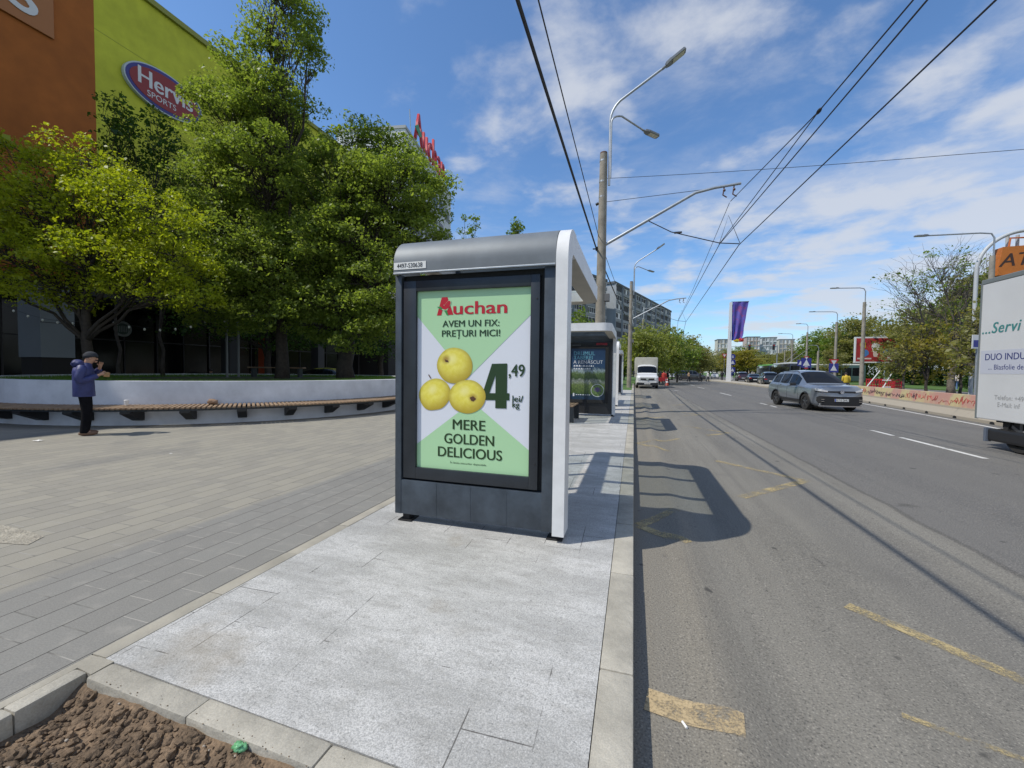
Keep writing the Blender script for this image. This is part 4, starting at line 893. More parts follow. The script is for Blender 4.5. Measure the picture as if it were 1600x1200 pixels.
o = MB(); o.bev((-1.06, 2.45, .95), (1.06, 6.2, 2.98), .10); o.build('canvas_box', mat('beige canvas', (.36, .35, .31), .85, var=.1, vs=2, bump=.3, bs=4), T, smooth=True, ang=35)
o = MB(); o.box((-.9, 2.3, .55), (.9, 6.1, .93)); o.build('chassis', black, T)
for s in (-1, 1): wheel(T, s*.86, 4.9, .35, .25, rim_dark, 5, s)
# box truck passing on the right, cut by the picture edge
T = thing('box_truck', 'large white box truck with dark blue lettering passing at the right edge', 'truck', (7.4, 11.80, 0))
tb = mat('white truck panel', (.56, .57, .58), .45, var=.05, vs=.8)
o = MB(); o.bev((0, -7.0, .63), (2.45, 0, 3.60), .02); o.build('cargo_box', tb, T)
o = MB(); o.bev((-.008, -7.0, 3.59), (2.46, .010, 3.70), .02); o.bev((-.010, -.035, .62), (.04, .012, 3.6), .008); o.build('corner_trim', mat('grey aluminium trim', (.20, .22, .22), .5, .3), T)
o = MB(); o.box((.45, -6.95, .44), (2.0, -.05, .62)); o.box((.30, -6.9, .56), (2.3, -.1, .625)); o.build('chassis', black, T)
o = MB(); o.bev((.02, -1.42, .17), (.50, -.30, .44), .05); o.build('mudguard', asphalt_black, T)
o = MB(); o.bev((-.01, -.31, .15), (.10, -.25, .45), .01); o.build('mud_flap', mat('blue grey flap', (.10, .12, .16), .6), T)
for y in (-5.2, -1.0): wheel(T, .22, y, .42, .28, rim_dark, 6, -1)
cabm = MB(); cabm.prism([(-9.0, .5), (-7.15, .5), (-7.15, 2.9), (-8.2, 2.95), (-8.75, 2.2), (-9.0, 1.2)], 'x', .1, 2.35); cabm.build('cab', tb, T)
navy = mat('navy lettering', (.02, .03, .16), .5); teal = mat('teal lettering', (.05, .22, .22), .5); pale = mat('pale grey lettering', (.34, .35, .36), .5)
def ttext(body, yw, z, size, mt, bold=.0, shear=0, sx=1, space=1):
    M = face_M((-.004, yw-11.80, z), (0, -1, 0), (0, 0, 1)); return text_mesh(body, size, M, mt, parent=T, bold=bold, align='LEFT', shear=shear, sx=sx, space=space)
o = MB(); o.box((-.0025, -6.9, 1.62), (-.0005, -.07, 2.13)); o.build('sign_band', mat('lavender band', (.47, .49, .56), .5), T)
ttext('...Servi', 11.74, 2.60, .33, teal, .012, .25, .95, 1.1); ttext('DUO INDUST', 11.62, 1.98, .20, navy, .004, 0, .98); ttext('... Blasfolie de', 11.52, 1.76, .155, navy, .002); ttext('Telefon: +49', 11.32, 1.12, .135, pale); ttext('E-Mail: inf', 11.24, .97, .135, pale)
# buses in the distance
def bus(name, label, loc, rz, L, H, W, m_, roof, poles=False, dark=False):
    T = thing(name, label, 'bus', loc, rz)
    b = MB(); b.bev((-W/2, 0, .32), (W/2, L, H), .12); b.build('body', m_, T, smooth=True, ang=35)
    for s in (-1, 1):
        n = int(L/1.5)
        for k in range(n):
            b = MB(); b.bev((s*(W/2)-.012, .45+k*(L-.6)/n, 1.25), (s*(W/2)+.012, .45+(k+.93)*(L-.6)/n, H-.45), .008); b.build('window', car_glass, T)
    for y0 in (-.012, L-.012): b = MB(); b.bev((-W/2+.12, y0, 1.15), (W/2-.12, y0+.024, H-.35), .01); b.build('windscreen', car_glass, T)
    b = MB(); b.bev((-W/2+.1, .8, H+.002), (W/2-.1, L-.8, H+.24), .08); b.build('roof', roof, T, smooth=True, ang=35)
    for s in (-1, 1):
        for y in (2.4, L-2.6): wheel(T, s*(W/2-.13), y, .46, .28, rim_dark, 6, s)
    for x in (-.6, .6): b = MB(); b.bev((x-.25, -.02, .75), (x+.25, -.002, .9), .01); b.build('lamp', lens_r if dark else lens_w, T)
    if poles:
        for x in (-.3, .3): b = MB(); b.tube([(x, L*.6, H+.3), (x*2, -2.5, H+2.3)], .035, 6); b.build('trolley_boom', galv, T)
    return T
p = at(1268, 590, 76); bus('trolleybus', 'black trolleybus with white roof gear and raised booms behind the queue of cars', (p.x-2.4, 74, 0), R(-4), 12, 3.1, 2.5, dk, mat('roof white', (.55, .56, .55), .5), True, True)
p = at(1205, 590, 96); bus('bus', 'bus with a bright green roof ahead of the black trolleybus', (p.x, 93, 0), R(-4), 12, 3.1, 2.5, dk, mat('roof green', (.16, .42, .10), .5))
p = at(1352, 590, 88); bus('bus', 'white-roofed bus seen from its side behind the grey SUV', (p.x, p.y, 0), R(68), 11, 3.15, 2.5, mat('bus grey green', (.05, .09, .09), .4), mat('roof cream', (.66, .66, .62), .5))
p = at(1080, 588, 128); bus('trolleybus', 'pale green trolleybus with raised booms far behind the dark minivan', (p.x, 128, 0), R(60), 10, 3.2, 2.5, mat('pale green paint', (.30, .38, .28), .5), mat('pale green paint', (.30, .38, .28), .5), True)
# ------------------------------------------------------------------ shopping centre on the left
orange = mat('orange render', (.35, .105, .017), .85, var=.12, vs=.5, bump=.10, bs=4, speck=.05, ss=2); lime = mat('lime render', (.50, .52, .045), .85, var=.10, vs=.5, bump=.10, bs=4, speck=.05, ss=2)
shop_glass = mat('dark shop glass', (.006, .007, .007), .12, spec=.25); mull = mat('dark mullion', (.014, .014, .015), .5); dim_int = mat('dim shop interior', (.02, .018, .016), .9)
FX = -23.9; RZ = 19.85; YB = 12.93
T = thing('shopping_centre', 'orange and lime green windowless shopping centre behind the trees on the left', 'building', (0, 0, 0))
b = MB(); b.box((-50, -34, 5.2), (FX, YB, RZ)); W1 = b.build('wall', orange, T); W1['label'] = 'orange rendered wall'
b = MB(); b.box((-50, YB, 5.2), (FX, 36, RZ)); W2 = b.build('wall', lime, T); W2['label'] = 'lime green rendered wall'
b = MB(); b.box((-50.1, -34, RZ), (FX+.16, YB, RZ+.28)); b.build('roof_coping', mat('orange coping', (.22, .07, .02), .6), T)
b = MB(); b.box((-50.1, YB+.003, RZ), (FX+.16, 36.1, RZ+.28)); b.build('roof_coping', mat('lime coping', (.25, .27, .05), .6), T)
b = MB()
for z in (8.2, 11.1, 14.0, 16.9): b.box((FX-.02, YB, z), (FX+.006, 36, z+.03))
b.build('panel_joint', mat('lime joint', (.34, .36, .05), .85), W2)
b = MB(); b.box((-50, -34, .1), (FX-3.2, 36, 5.195)); b.build('ground_floor', dim_int, T)
b = MB(); b.box((FX-3.2, -34, 4.75), (FX-.05, 36, 5.19)); b.build('canopy', mat('dark soffit', (.03, .03, .03), .8), T)
for k, y in enumerate([-20+3.1*i for i in range(18)]):
    b = MB(); b.box((FX-3.19, y, .13), (FX-3.12, y+3.0, 4.74)); w = b.build('shop_window', shop_glass, T)
    b = MB(); b.box((FX-3.115, y, .13), (FX-3.05, y+.07, 4.74)); b.box((FX-3.115, y+1.5, .13), (FX-3.06, y+1.55, 4.74)); b.box((FX-3.115, y, 2.9), (FX-3.06, y+3.0, 2.96)); b.build('mullion', mull, w)
for y in (-13, -3.5, 19.5, 27): 
    b = MB(); b.bev((FX-1.0, y, .1), (FX-.3, y+.7, 4.76), .03); b.build('column', mat('grey column', (.04, .04, .04), .8), T)
b = MB(); b.bev((-23.35, 10.0, 1.85), (-21.95, 11.02, 4.75), .01); b.box((-21.947, 10.0, 3.2), (-21.943, 11.02, 3.22), 1); b.box((-23.3, 10.05, .1), (-22.0, 10.97, 1.85), 1); tag(b.build('kiosk', [mat('pale grey cladding', (.17, .19, .20), .6, var=.05, vs=1), dim_int]), 'pale grey panelled kiosk box beside the dark shop windows', 'kiosk')
# signs on the facade
M = face_M((FX+.10, 11.55, 15.35), (0, 1, 0), (0, 0, 1))
b = MB(); b.bev((FX+.02, 5.0, 15.32), (FX+.10, 11.52, 18.4), .02); s_ = tag(b.build('wall_sign', mat('brown orange sign panel', (.36, .14, .045), .6)), 'brown orange sign panel with big white letters high on the orange wall', 'sign')
text_mesh('es', 2.75, face_M((FX+.106, 9.95, 16.55), (0, 1, 0), (0, 0, 1)), mat('sign white', (.62, .64, .68), .5), parent=s_, bold=.07, extrude=.03)
b = MB(); yc, zc, rx, rz_ = 15.78, 15.75, 1.86, 1.06
def ell(rx, ry, n=48): return [(rx*math.cos(2*math.pi*i/n), ry*math.sin(2*math.pi*i/n)) for i in range(n)]
b.prism([(yc+y, zc+z) for y, z in ell(rx, rz_)], 'x', FX+.03, FX+.20); s_ = tag(b.build('wall_sign', mat('pale blue sign edge', (.45, .52, .60), .4)), 'oval red sign with blue rim and white lettering on the lime wall', 'sign')
b = MB(); b.prism([(yc+y, zc+z) for y, z in ell(rx*.965, rz_*.94)], 'x', FX+.18, FX+.215); b.build('blue_rim', mat('sign blue', (.025, .03, .22), .4), s_)
b = MB(); b.prism([(yc+y, zc+z) for y, z in ell(rx*.88, rz_*.80)], 'x', FX+.20, FX+.23); b.build('red_field', mat('sign red', (.24, .012, .015), .4), s_)
text_mesh('Hervis', 1.18, face_M((FX+.236, yc, zc+.16), (0, 1, 0), (0, 0, 1)), MATS['sign white'], parent=s_, bold=.030, sx=.86); text_mesh('SPORTS', .42, face_M((FX+.236, yc-.22, zc-.50), (0, 1, 0), (0, 0, 1)), MATS['sign white'], parent=s_, bold=.006, sx=.95)
b = MB(); n = 40
Md = face_M((-26.9, 16.2, 3.35), (0, 1, 0), (0, 0, 1)); d = at(192, 513, 1); 
p = atX(192, 514, -26.6); Md = face_M((p.x, p.y, p.z), (0, 1, 0), (0, 0, 1))
o = flat(ell(.42, .42), Md, 0).build('shop_sign', mat('sign grey white', (.20, .22, .21), .5)); tag(o, 'round pale grey shop sign on the dark glass behind the planter', 'sign')
flat(ell(.30, .30), Md, .006).build('sign_centre', mat('sign dark green', (.03, .06, .045), .5), o)
for k in range(7): flat([(-.26+.08*k, -.20-.02*abs(k-3)+.05), (-.22+.08*k, -.20+.05), (-.22+.08*k, .16), (-.26+.08*k, .2-.03*abs(k-3))], Md, .012).build('sign_stripe', mat('sign grey white', (.2, .22, .21)), o)
# white office tower with red roof letters behind the trees
T = thing('office_tower', 'white office block with red roof letters rising behind the big tree', 'building', (0, 0, 0))
fx = Vector((-math.sin(R(9)), math.cos(R(9)), 0))   # facade heading 9 degrees left of the road
A0 = Vector((-30.6, 65, 0)) - fx*20
tw = mat('white tower cladding', (.58, .59, .62), .6, var=.04, vs=.5); Ht = 31.0
Mt = face_M(A0, fx, (0, 0, 1))       # x along the facade, y up, z outward
b = MB(); b.box((0, 0, -9), (20, Ht, 0), M=Mt); b.build('wall', tw, T)
for r_ in range(8):
    for c_ in range(6):
        b = MB(); b.box((.8+3.2*c_, 2.2+3.4*r_, -.02), (3.0+3.2*c_, 4.2+3.4*r_, .03), M=Mt); w = b.build('window', shop_glass, T)
b = MB(); b.box((-.1, Ht, -9.1), (20.1, Ht+.35, .1), M=Mt); b.build('parapet', mat('grey parapet', (.35, .36, .38), .6), T)
rl = mat('roof letter red', (.42, .012, .02), .45)
text_mesh('Auchan', 5.4, Mt @ Matrix.Translation((9.3, Ht+2.1, .15)), rl, name='roof_lettering', parent=T, bold=.12, extrude=.15, sx=.80)
b = MB()
for k in range(8): b.tube([Mt @ Vector((2.0+2.0*k, Ht+.3, -.05)), Mt @ Vector((1.5+2.2*k, Ht+3.2, -.05))], .06, 6)
b.build('letter_frame', galv, T)
b = MB(); b.box((-8, .0, -8), (24, 7.5, 1.5), M=Mt); b.build('added_dark_base', dim_int, T)  # added dark box over the white wall, its colour stands in for shade

b = MB(); b.prism([(2.3, Ht+1.6), (3.4, Ht+2.4), (4.8, Ht+1.7), (4.1, Ht+1.1)], 'z', .32, .40); 
b.v = [tuple(Mt @ Vector(v)) for v in b.v]; b.build('letter_leaf', leafgreen, T)
# ------------------------------------------------------------------ round planter with slatted bench
PC = Vector((-14.8, 12.75)); PR = 6.75
def arc_ring(b, r0, r1, z0, z1, a0=0, a1=360, n=150, mi=0):
    full = abs(a1-a0) >= 360; N_ = n if full else n+1; vs = []
    for i in range(N_):
        t = R(a0+(a1-a0)*i/n); c, s = math.cos(t), math.sin(t)
        vs += [(PC.x+r0*c, PC.y+r0*s, z0), (PC.x+r1*c, PC.y+r1*s, z0), (PC.x+r1*c, PC.y+r1*s, z1), (PC.x+r0*c, PC.y+r0*s, z1)]
    fs = [(i*4+k, i*4+(k+1) % 4, ((i+1) % N_)*4+(k+1) % 4, ((i+1) % N_)*4+k) for i in range(n) for k in range(4)]
    b.add(vs, fs, mi)
b = MB(); arc_ring(b, PR-.28, PR, .08, 1.20); tag(b.build('planter_wall', white_wall, smooth=True, ang=40), 'curved white planter wall around the trees, sunlit streaks on it', 'planter wall')
T = thing('curved_bench', 'curved brown slatted bench running along the white planter wall', 'bench', (PC.x, PC.y, 0))
b = MB(); a = -152.0; rnd = random.Random(4)
while a < 40:
    t = R(a); c, s = math.cos(t), math.sin(t); M = Matrix(((c, -s, 0, 0), (s, c, 0, 0), (0, 0, 1, 0), (0, 0, 0, 1)))
    b.bev((PR+.02, -.031, .600+rnd.uniform(-.002, .002)), (PR+.60, .031, .640+rnd.uniform(-.002, .002)), .005, M=M @ Matrix.Translation((PR, 0, .62)) @ Matrix.Rotation(R(4), 4, 'Y') @ Matrix.Translation((-PR, 0, -.62))); a += .80
b.build('slats', wood, T, smooth=True, ang=30)
b = MB(); b2 = MB(); pc = PC.copy(); PC = Vector((0, 0)); arc_ring(b, PR+.06, PR+.11, .545, .595, -152, 40, 110); arc_ring(b, PR+.48, PR+.53, .510, .560, -152, 40, 110); PC = pc
b.build('bench_rail', dark_frame, T, smooth=True, ang=40)
for a in range(-150, 41, 9):
    t = R(a); c, s = math.cos(t), math.sin(t); M = Matrix(((c, -s, 0, 0), (s, c, 0, 0), (0, 0, 1, 0), (0, 0, 0, 1))); b = MB()
    b.prism([(PR+.002, .26), (PR+.10, .26), (PR+.54, .46), (PR+.54, .508), (PR+.002, .540)], 'y', -.10, .10); b.v = [tuple(M @ Vector(v)) for v in b.v]; b.build('bench_bracket', asphalt_black, T)
b = MB(); n = 48; b.add([(PC.x, PC.y, 1.14)] + [(PC.x+(PR-.27)*math.cos(2*math.pi*i/n), PC.y+(PR-.27)*math.sin(2*math.pi*i/n), 1.08) for i in range(n)], [(0, i+1, (i+1) % n+1) for i in range(n)]); struct(b.build('planter_soil', mat('lawn soil', (.04, .055, .02), .95, var=.4, vs=3)))
rs = np.random.RandomState(5); N_ = 26000; ang = rs.uniform(0, 2*np.pi, N_); rad = (PR-.32)*np.sqrt(rs.uniform(.45, 1, N_)); bx_, by_ = PC.x+rad*np.cos(ang), PC.y+rad*np.sin(ang); h = rs.uniform(.04, .13, N_); da = rs.uniform(0, 2*np.pi, N_); ln = rs.uniform(-.04, .04, (N_, 2))
V = np.zeros((N_, 3, 3)); V[:, 0] = np.stack([bx_-.006*np.cos(da), by_-.006*np.sin(da), np.full(N_, 1.09)], 1); V[:, 1] = np.stack([bx_+.006*np.cos(da), by_+.006*np.sin(da), np.full(N_, 1.09)], 1); V[:, 2] = np.stack([bx_+ln[:, 0], by_+ln[:, 1], 1.12+h], 1)
me = bpy.data.meshes.new('planter_grass'); me.from_pydata(V.reshape(-1, 3).tolist(), [], np.arange(N_*3).reshape(-1, 3).tolist()); me.materials.append(leafmat('grass blades', (.05, .12, .015), (.12, .24, .03), .35)); o = link('planter_grass', me); o['kind'] = 'stuff'
# small things on and behind the planter
p = at(190, 631, 1); a = R(-118); q = Vector((PC.x+(PR+.25)*math.cos(a), PC.y+(PR+.25)*math.sin(a)))
d_ = ray(190, 634); t = (.641-CAMZ)/d_.z; q = CAM+d_*t; q2 = Vector((q.x-PC.x, q.y-PC.y)); q2 = q2.normalized()*(PR+.24)
T = thing('paper_cup', 'white paper coffee cup standing on the curved bench', 'cup', (PC.x+q2.x, PC.y+q2.y, .642)); b = MB(); b.lathe([(.030, 0), (.043, .105)], 20); b.build('cup_body', MATS['white paper'], T, smooth=True, ang=40); b = MB(); b.lathe([(.046, .106), (.046, .116), (.038, .124)], 20); b.build('lid', mat('white lid', (.7, .7, .7), .4), T, smooth=True, ang=40)
d_ = ray(337, 628); q = CAM+d_*((.66-CAMZ)/d_.z); q2 = Vector((q.x-PC.x, q.y-PC.y)).normalized()*(PR+.16)
b = MB(); b.ball((0, 0, .055), (.13, .085, .07), seed=3, amp=.35, sub=3); b.ball((.09, 0, .04), (.06, .05, .05), seed=6, amp=.3); tag(b.build('paper_bag', mat('brown paper', (.22, .14, .09), .85, var=.2, vs=8), smooth=True, loc=(PC.x+q2.x, PC.y+q2.y, .640)), 'crumpled brown paper bag left on the curved bench', 'bag')
# furniture and passers-by in the shade behind the planter
def timber_bench(x, y, rz, label):
    T = thing('garden_bench', label, 'bench', (x, y, 1.10 if (Vector((x, y))-PC).length < PR else .13), rz)
    b = MB(); b.bev((-1.3, -.18, .42), (1.3, .18, .48), .01); b.build('seat', wood, T)
    for s in (-1.1, 1.1): b = MB(); b.bev((s-.05, -.15, 0), (s+.05, .15, .42), .01); b.build('leg', dark_frame, T)
p = at(433, 590, 15.5); timber_bench(p.x, p.y, R(16), 'yellowish timber bench in the shade on the planter lawn')
p = at(92, 590, 10.5); timber_bench(p.x, p.y, R(30), 'brown timber bench behind the planter left of the man')
p = at(411, 560, 24); T = thing('banner_stand', 'orange upright banner in the shade behind the planter', 'banner', (p.x, p.y, .13), R(16)); b = MB(); b.bev((-.35, -.02, .9), (.35, .02, 3.6), .01); b.build('banner', mat('orange banner', (.40, .07, .02), .7), T); b = MB(); b.tube([(-.36, 0, 0), (-.36, 0, 3.7)], .03, 8); b.bev((-.45, -.25, 0), (.45, .25, .04), .01); b.build('stand', dark_frame, T)
for px, col, lab in ((415, (.03, .14, .04), 'green litter bin'), (422, (.40, .32, .02), 'yellow litter bin'), (431, (.03, .08, .30), 'blue litter bin')):
    p = at(px, 585, 22); T = thing('recycling_bin', lab + ' in the trio behind the planter lawn', 'bin', (p.x, p.y, .13), 0, 'recycling bins'); b = MB(); b.lathe([(.17, 0), (.2, .85)], 18); b.build('bin_body', mat(lab, col, .6), T, smooth=True, ang=40); b = MB(); b.lathe([(.21, .85), (.21, .92), (.12, 1.0)], 18); b.build('bin_lid', mat(lab, col), T, smooth=True, ang=40)
for px, Y, lab in ((355, 13.2, 'taller of the two thin grey posts behind the planter lawn'), (373, 14.2, 'shorter of the two thin grey posts behind the planter lawn')):
    p = at(px, 590, Y); T = thing('light_post', lab, 'post', (p.x, p.y, 1.1 if (Vector((p.x, p.y))-PC).length < PR else .13)); b = MB(); b.tube([(0, 0, 0), (0, 0, 3.0 if px < 360 else 2.6)], .045, 10); b.build('pole', mat('grey post', (.16, .17, .17), .5), T); b = MB(); b.lathe([(.10, 0), (.10, .02), (.05, .03)], 14); b.build('base', mat('grey post', (.16, .17, .17)), T)
bulb = mat('white bulb', (.7, .7, .62), .3)
for k, (pa, pb, Ya, Yb, lab) in enumerate((((10, 478), (150, 500), 9.5, 9.8, 'string of white bulbs under the yellow-green tree'), ((165, 498), (310, 505), 10, 11, 'string of white bulbs left of the thin posts'), ((305, 500), (480, 470), 12, 14, 'string of white bulbs under the big tree'))):
    a = at(*pa, Ya); c = at(*pb, Yb); T = thing('string_lights', lab, 'string lights', a, 0, 'strings of light bulbs'); pts = []
    for i in range(13): t = i/12; q = a.lerp(c, t)-a; q.z -= .5*4*t*(1-t)*.5; pts.append(q)
    b = MB(); b.tube(pts, .006, 4); b.build('cable', wire_m, T)
    for i in range(1, 12, 2): b = MB(); b.ball((pts[i].x, pts[i].y, pts[i].z-.07), (.035, .035, .05)); b.build('bulb', bulb, T)
p = at(588, 583, 20.5); car('car', 'dark car parked in the shade between the tree trunk and the shelter', 'car', (p.x-.4, p.y, .13), R(105), dk, SED)
# ------------------------------------------------------------------ people
skin = mat('skin', (.42, .24, .16), .55, var=.06, vs=20)
def skin_mesh(verts, edges, name, material, parent, root=0, sub=2, smooth=True):
    me = bpy.data.meshes.new('tmp'); me.from_pydata([v[:3] for v in verts], edges, []); o = bpy.data.objects.new('tmp', me); C.objects.link(o)
    md = o.modifiers.new('s', 'SKIN'); sv = me.skin_vertices[0].data
    for i, v in enumerate(verts): sv[i].radius = (v[3], v[4] if len(v) > 4 else v[3]); sv[i].use_root = (i == root)
    md.use_smooth_shade = True
    if sub: m2 = o.modifiers.new('d', 'SUBSURF'); m2.levels = sub; m2.render_levels = sub
    dg = bpy.context.evaluated_depsgraph_get(); m3 = bpy.data.meshes.new_from_object(o.evaluated_get(dg)); bpy.data.objects.remove(o)
    m3.materials.clear(); m3.materials.append(material); m3.name = name; m3.polygons.foreach_set('use_smooth', [True]*len(m3.polygons)); return link(name, m3, parent)
def person(label, loc, rz, top, legs, shoe, pose='walk', hat=None, hair=None, h=1.74, fine=False, bulky=1.0, group=None, hold=None):
    """faces +x; a single skinned body wearing separate clothes"""
    k = h/1.74; T = thing('person', label, 'person', loc, rz, group)
    P = {'pel': (0, 0, .96), 'wst': (.0, 0, 1.10), 'chs': (0, 0, 1.30), 'nck': (.02, 0, 1.47), 'hd': (.05, 0, 1.58), 'hdt': (.06, 0, 1.68)}
    if pose == 'eat':
        P.update(chs=(.01, 0, 1.30), nck=(.05, 0, 1.46), hd=(.11, 0, 1.575), hdt=(.125, 0, 1.66))
        arm = {1: ((-.01, .20, 1.40), (.02, .27, 1.14), (.22, .12, 1.36), (.245, .05, 1.45)), -1: ((-.01, -.20, 1.40), (-.03, -.27, 1.13), (.20, -.14, 1.22), (.275, -.085, 1.27))}
        leg = {1: ((0, .09, .92), (.03, .10, .50), (-.01, .105, .09), (.13, .12, .04)), -1: ((0, -.09, .92), (.04, -.10, .50), (.0, -.105, .09), (.14, -.12, .04))}
    elif pose == 'stand':
        arm = {s: ((0, s*.20, 1.41), (-.02, s*.26, 1.13), (.06, s*.25, .88), (.08, s*.24, .80)) for s in (1, -1)}
        leg = {s: ((0, s*.09, .92), (.02, s*.10, .50), (-.01, s*.10, .09), (.13, s*.12, .04)) for s in (1, -1)}
    else:
        arm = {s: ((0, s*.20, 1.41), (-s*.09, s*.25, 1.14), (-s*.02, s*.24, .90), (.02-s*.02, s*.24, .82)) for s in (1, -1)}
        leg = {s: ((0, s*.09, .92), (.03+s*.15, s*.09, .52), (s*.22-.04, s*.09, .12 if s < 0 else .09), (s*.22+.09, s*.10, .06 if s < 0 else .04)) for s in (1, -1)}
    if pose == 'sit':
        leg = {s: ((0, s*.10, .50), (.42, s*.11, .48), (.40, s*.11, .09), (.54, s*.12, .04)) for s in (1, -1)}
        for n_ in ('pel', 'wst', 'chs', 'nck', 'hd', 'hdt'): x, y, z = P[n_]; P[n_] = (x, y, z-.42)
        arm = {s: tuple((x, y, z-.42) for x, y, z in ((0, s*.20, 1.41), (.06, s*.26, 1.14), (.28, s*.16, 1.10), (.34, s*.12, 1.10))) for s in (1, -1)}
    V = []; E = []
    def v(p, r, r2=None): V.append((p[0]*k, p[1]*k, p[2]*k, r*k, (r2 or r)*k)); return len(V)-1
    def e(a, b): E.append((a, b))
    pe = v(P['pel'], .125, .10); ws = v(P['wst'], .125, .09); ch = v(P['chs'], .12, .085); nk = v(P['nck'], .055); hd = v(P['hd'], .085, .09); ht = v(P['hdt'], .075, .085)
    e(pe, ws); e(ws, ch); e(ch, nk); e(nk, hd); e(hd, ht)
    for s in (1, -1):
        a = [v((arm[s][0][0], arm[s][0][1]*.78, arm[s][0][2]-.03), .045), v(arm[s][1], .040), v(arm[s][2], .028), v(arm[s][3], .030, .016)]; e(ch, a[0]); e(a[0], a[1]); e(a[1], a[2]); e(a[2], a[3])
        l = [v(leg[s][0], .085), v(leg[s][1], .058), v(leg[s][2], .038), v(leg[s][3], .036, .028)]; e(pe, l[0]); e(l[0], l[1]); e(l[1], l[2]); e(l[2], l[3])
        if fine:
            w = Vector(arm[s][3]); d = (w-Vector(arm[s][2])).normalized(); sd = d.cross(Vector((0, s, .3))).normalized(); dn = d.cross(sd)
            for q in range(4):
                f0 = w+sd*(.027-.018*q)+d*.03; f1 = f0+d*(.034-.004*abs(q-1.3)); f2 = f1+d*.016-Vector((0, s*.020, .004)); i0 = v(f0, .0095); i1 = v(f1, .009); i2 = v(f2, .008); e(a[3], i0); e(i0, i1); e(i1, i2)
            t0 = w+sd*.034-d*.01-Vector((0, s*.012, 0)); t1 = t0+sd*.020+d*.025-Vector((0, s*.014, 0)); i0 = v(t0, .010); i1 = v(t1, .0085); e(a[3], i0); e(i0, i1)
    skin_mesh(V, E, 'body', skin, T, 0, 2 if fine else 1)
    # head details
    hx, hy, hz_ = (c*k for c in P['hd'])
    b = MB(); b.ball((hx+.085*k, 0, hz_-.005*k), (.020*k, .014*k, .022*k)); b.ball((hx+.070*k, 0, hz_-.060*k), (.026*k, .030*k, .020*k))
    for s in (1, -1): b.ball((hx-.005*k, s*.080*k, hz_+.005*k), (.018*k, .012*k, .030*k))
    fc = b.build('face', skin, T, smooth=True)
    b = MB(); b.ball((hx+.083*k, .030*k, hz_+.030*k), .010*k); b.ball((hx+.083*k, -.030*k, hz_+.030*k), .010*k); b.build('eye', mat('dark eye', (.02, .015, .012), .3), fc)
    b = MB(); b.ball((hx+.088*k, 0, hz_-.048*k), (.006*k, .022*k, .005*k)); b.build('mouth', mat('lip', (.28, .10, .08), .5), fc)
    def cap(name, m_, z0, r=1.0):
        b = MB(); b.ball((hx-.005*k, 0, hz_+.052*k), (.112*k*r, .098*k*r, .100*k*r), sub=3); b.v = [(x, y, max(z, hz_+z0*k-(.25*(x-hx) if name == 'hair' else 0)-.02*k*(x < hx))) for x, y, z in b.v]
        if name == 'beanie': b.lathe([(.104*k, -.012*k), (.110*k, -.006*k), (.110*k, .028*k), (.104*k, .034*k)], 24, Matrix.Translation((hx-.004*k, 0, hz_+.045*k)) @ Matrix.Diagonal((1.03, .92, 1, 1)))
        return b.build(name, m_, T, smooth=True)
    if hat: cap('beanie', hat, .035)
    else: cap('hair', hair or mat('dark hair', (.03, .02, .015), .7), .015)
    # jacket body as one loft, sleeves and trouser legs as tapered tubes bent at the joints
    j = bulky; sit = -.42 if pose == 'sit' else 0; z0 = (.80 if fine else .88)+sit*.9
    def bend(pts, rs_, n=5):
        P_ = [Vector(p)*k for p in pts]; out = []; ro = []
        for i in range(len(P_)-1):
            p0, p1, p2, p3 = P_[max(0, i-1)], P_[i], P_[i+1], P_[min(len(P_)-1, i+2)]
            for q in range(n):
                t = q/n; out.append((p1*2+(p2-p0)*t+(p0*2-p1*5+p2*4-p3)*t*t+(p1*3-p0-p2*3+p3)*t**3)*.5 if n > 1 else p1); ro.append((rs_[i]+(rs_[i+1]-rs_[i])*t)*k)
        return out+[P_[-1]], ro+[rs_[-1]*k]
    nx_, nz_ = P['nck'][0], P['nck'][2]; cx_ = P['chs'][0]
    rows = [(0, z0, .195, .150), (0, z0+.01, .200, .155), (-.005, P['wst'][2]-.05, .195, .150), (-.01, P['wst'][2]+.08, .200, .148), (cx_-.015, P['chs'][2], .212, .150), (cx_-.015, P['chs'][2]+.08, .205, .135), (nx_-.045, nz_-.055, .150, .115), (nx_-.02, nz_-.01, .085, .090), (nx_-.01, nz_+.03, .065, .075)]
    b = MB(); n = 28; vs = []
    for i_, (x, z, ry_, rx_) in enumerate(rows):
        for q in range(n):
            t = 2*math.pi*q/n; w = 1+(.035*mnoise.noise(Vector((math.cos(t)*2, math.sin(t)*2, z*5))) if fine else 0); vs.append(((x+rx_*j*w*math.cos(t))*k, ry_*j*w*math.sin(t)*k, z*k))
    b.add(vs, [(i*n+q, i*n+(q+1) % n, (i+1)*n+(q+1) % n, (i+1)*n+q) for i in range(len(rows)-1) for q in range(n)]); b.add(vs[:n], [tuple(range(n))]); jk = b.build('jacket', top, T, smooth=True, ang=60)
    for s in (1, -1):
        sh = (arm[s][0][0], arm[s][0][1]*.82, arm[s][0][2]-.01); b = MB(); pts, ro = bend((sh, (arm[s][0][0]-.005, arm[s][0][1]*1.12, arm[s][0][2]-.08), arm[s][1], arm[s][2]), (.072*j, .074*j, .062*j, .046*j)); b.tube(pts, ro, 14)
        e_ = Vector(arm[s][1]); b.build('sleeve', top, T, smooth=True, ang=70)
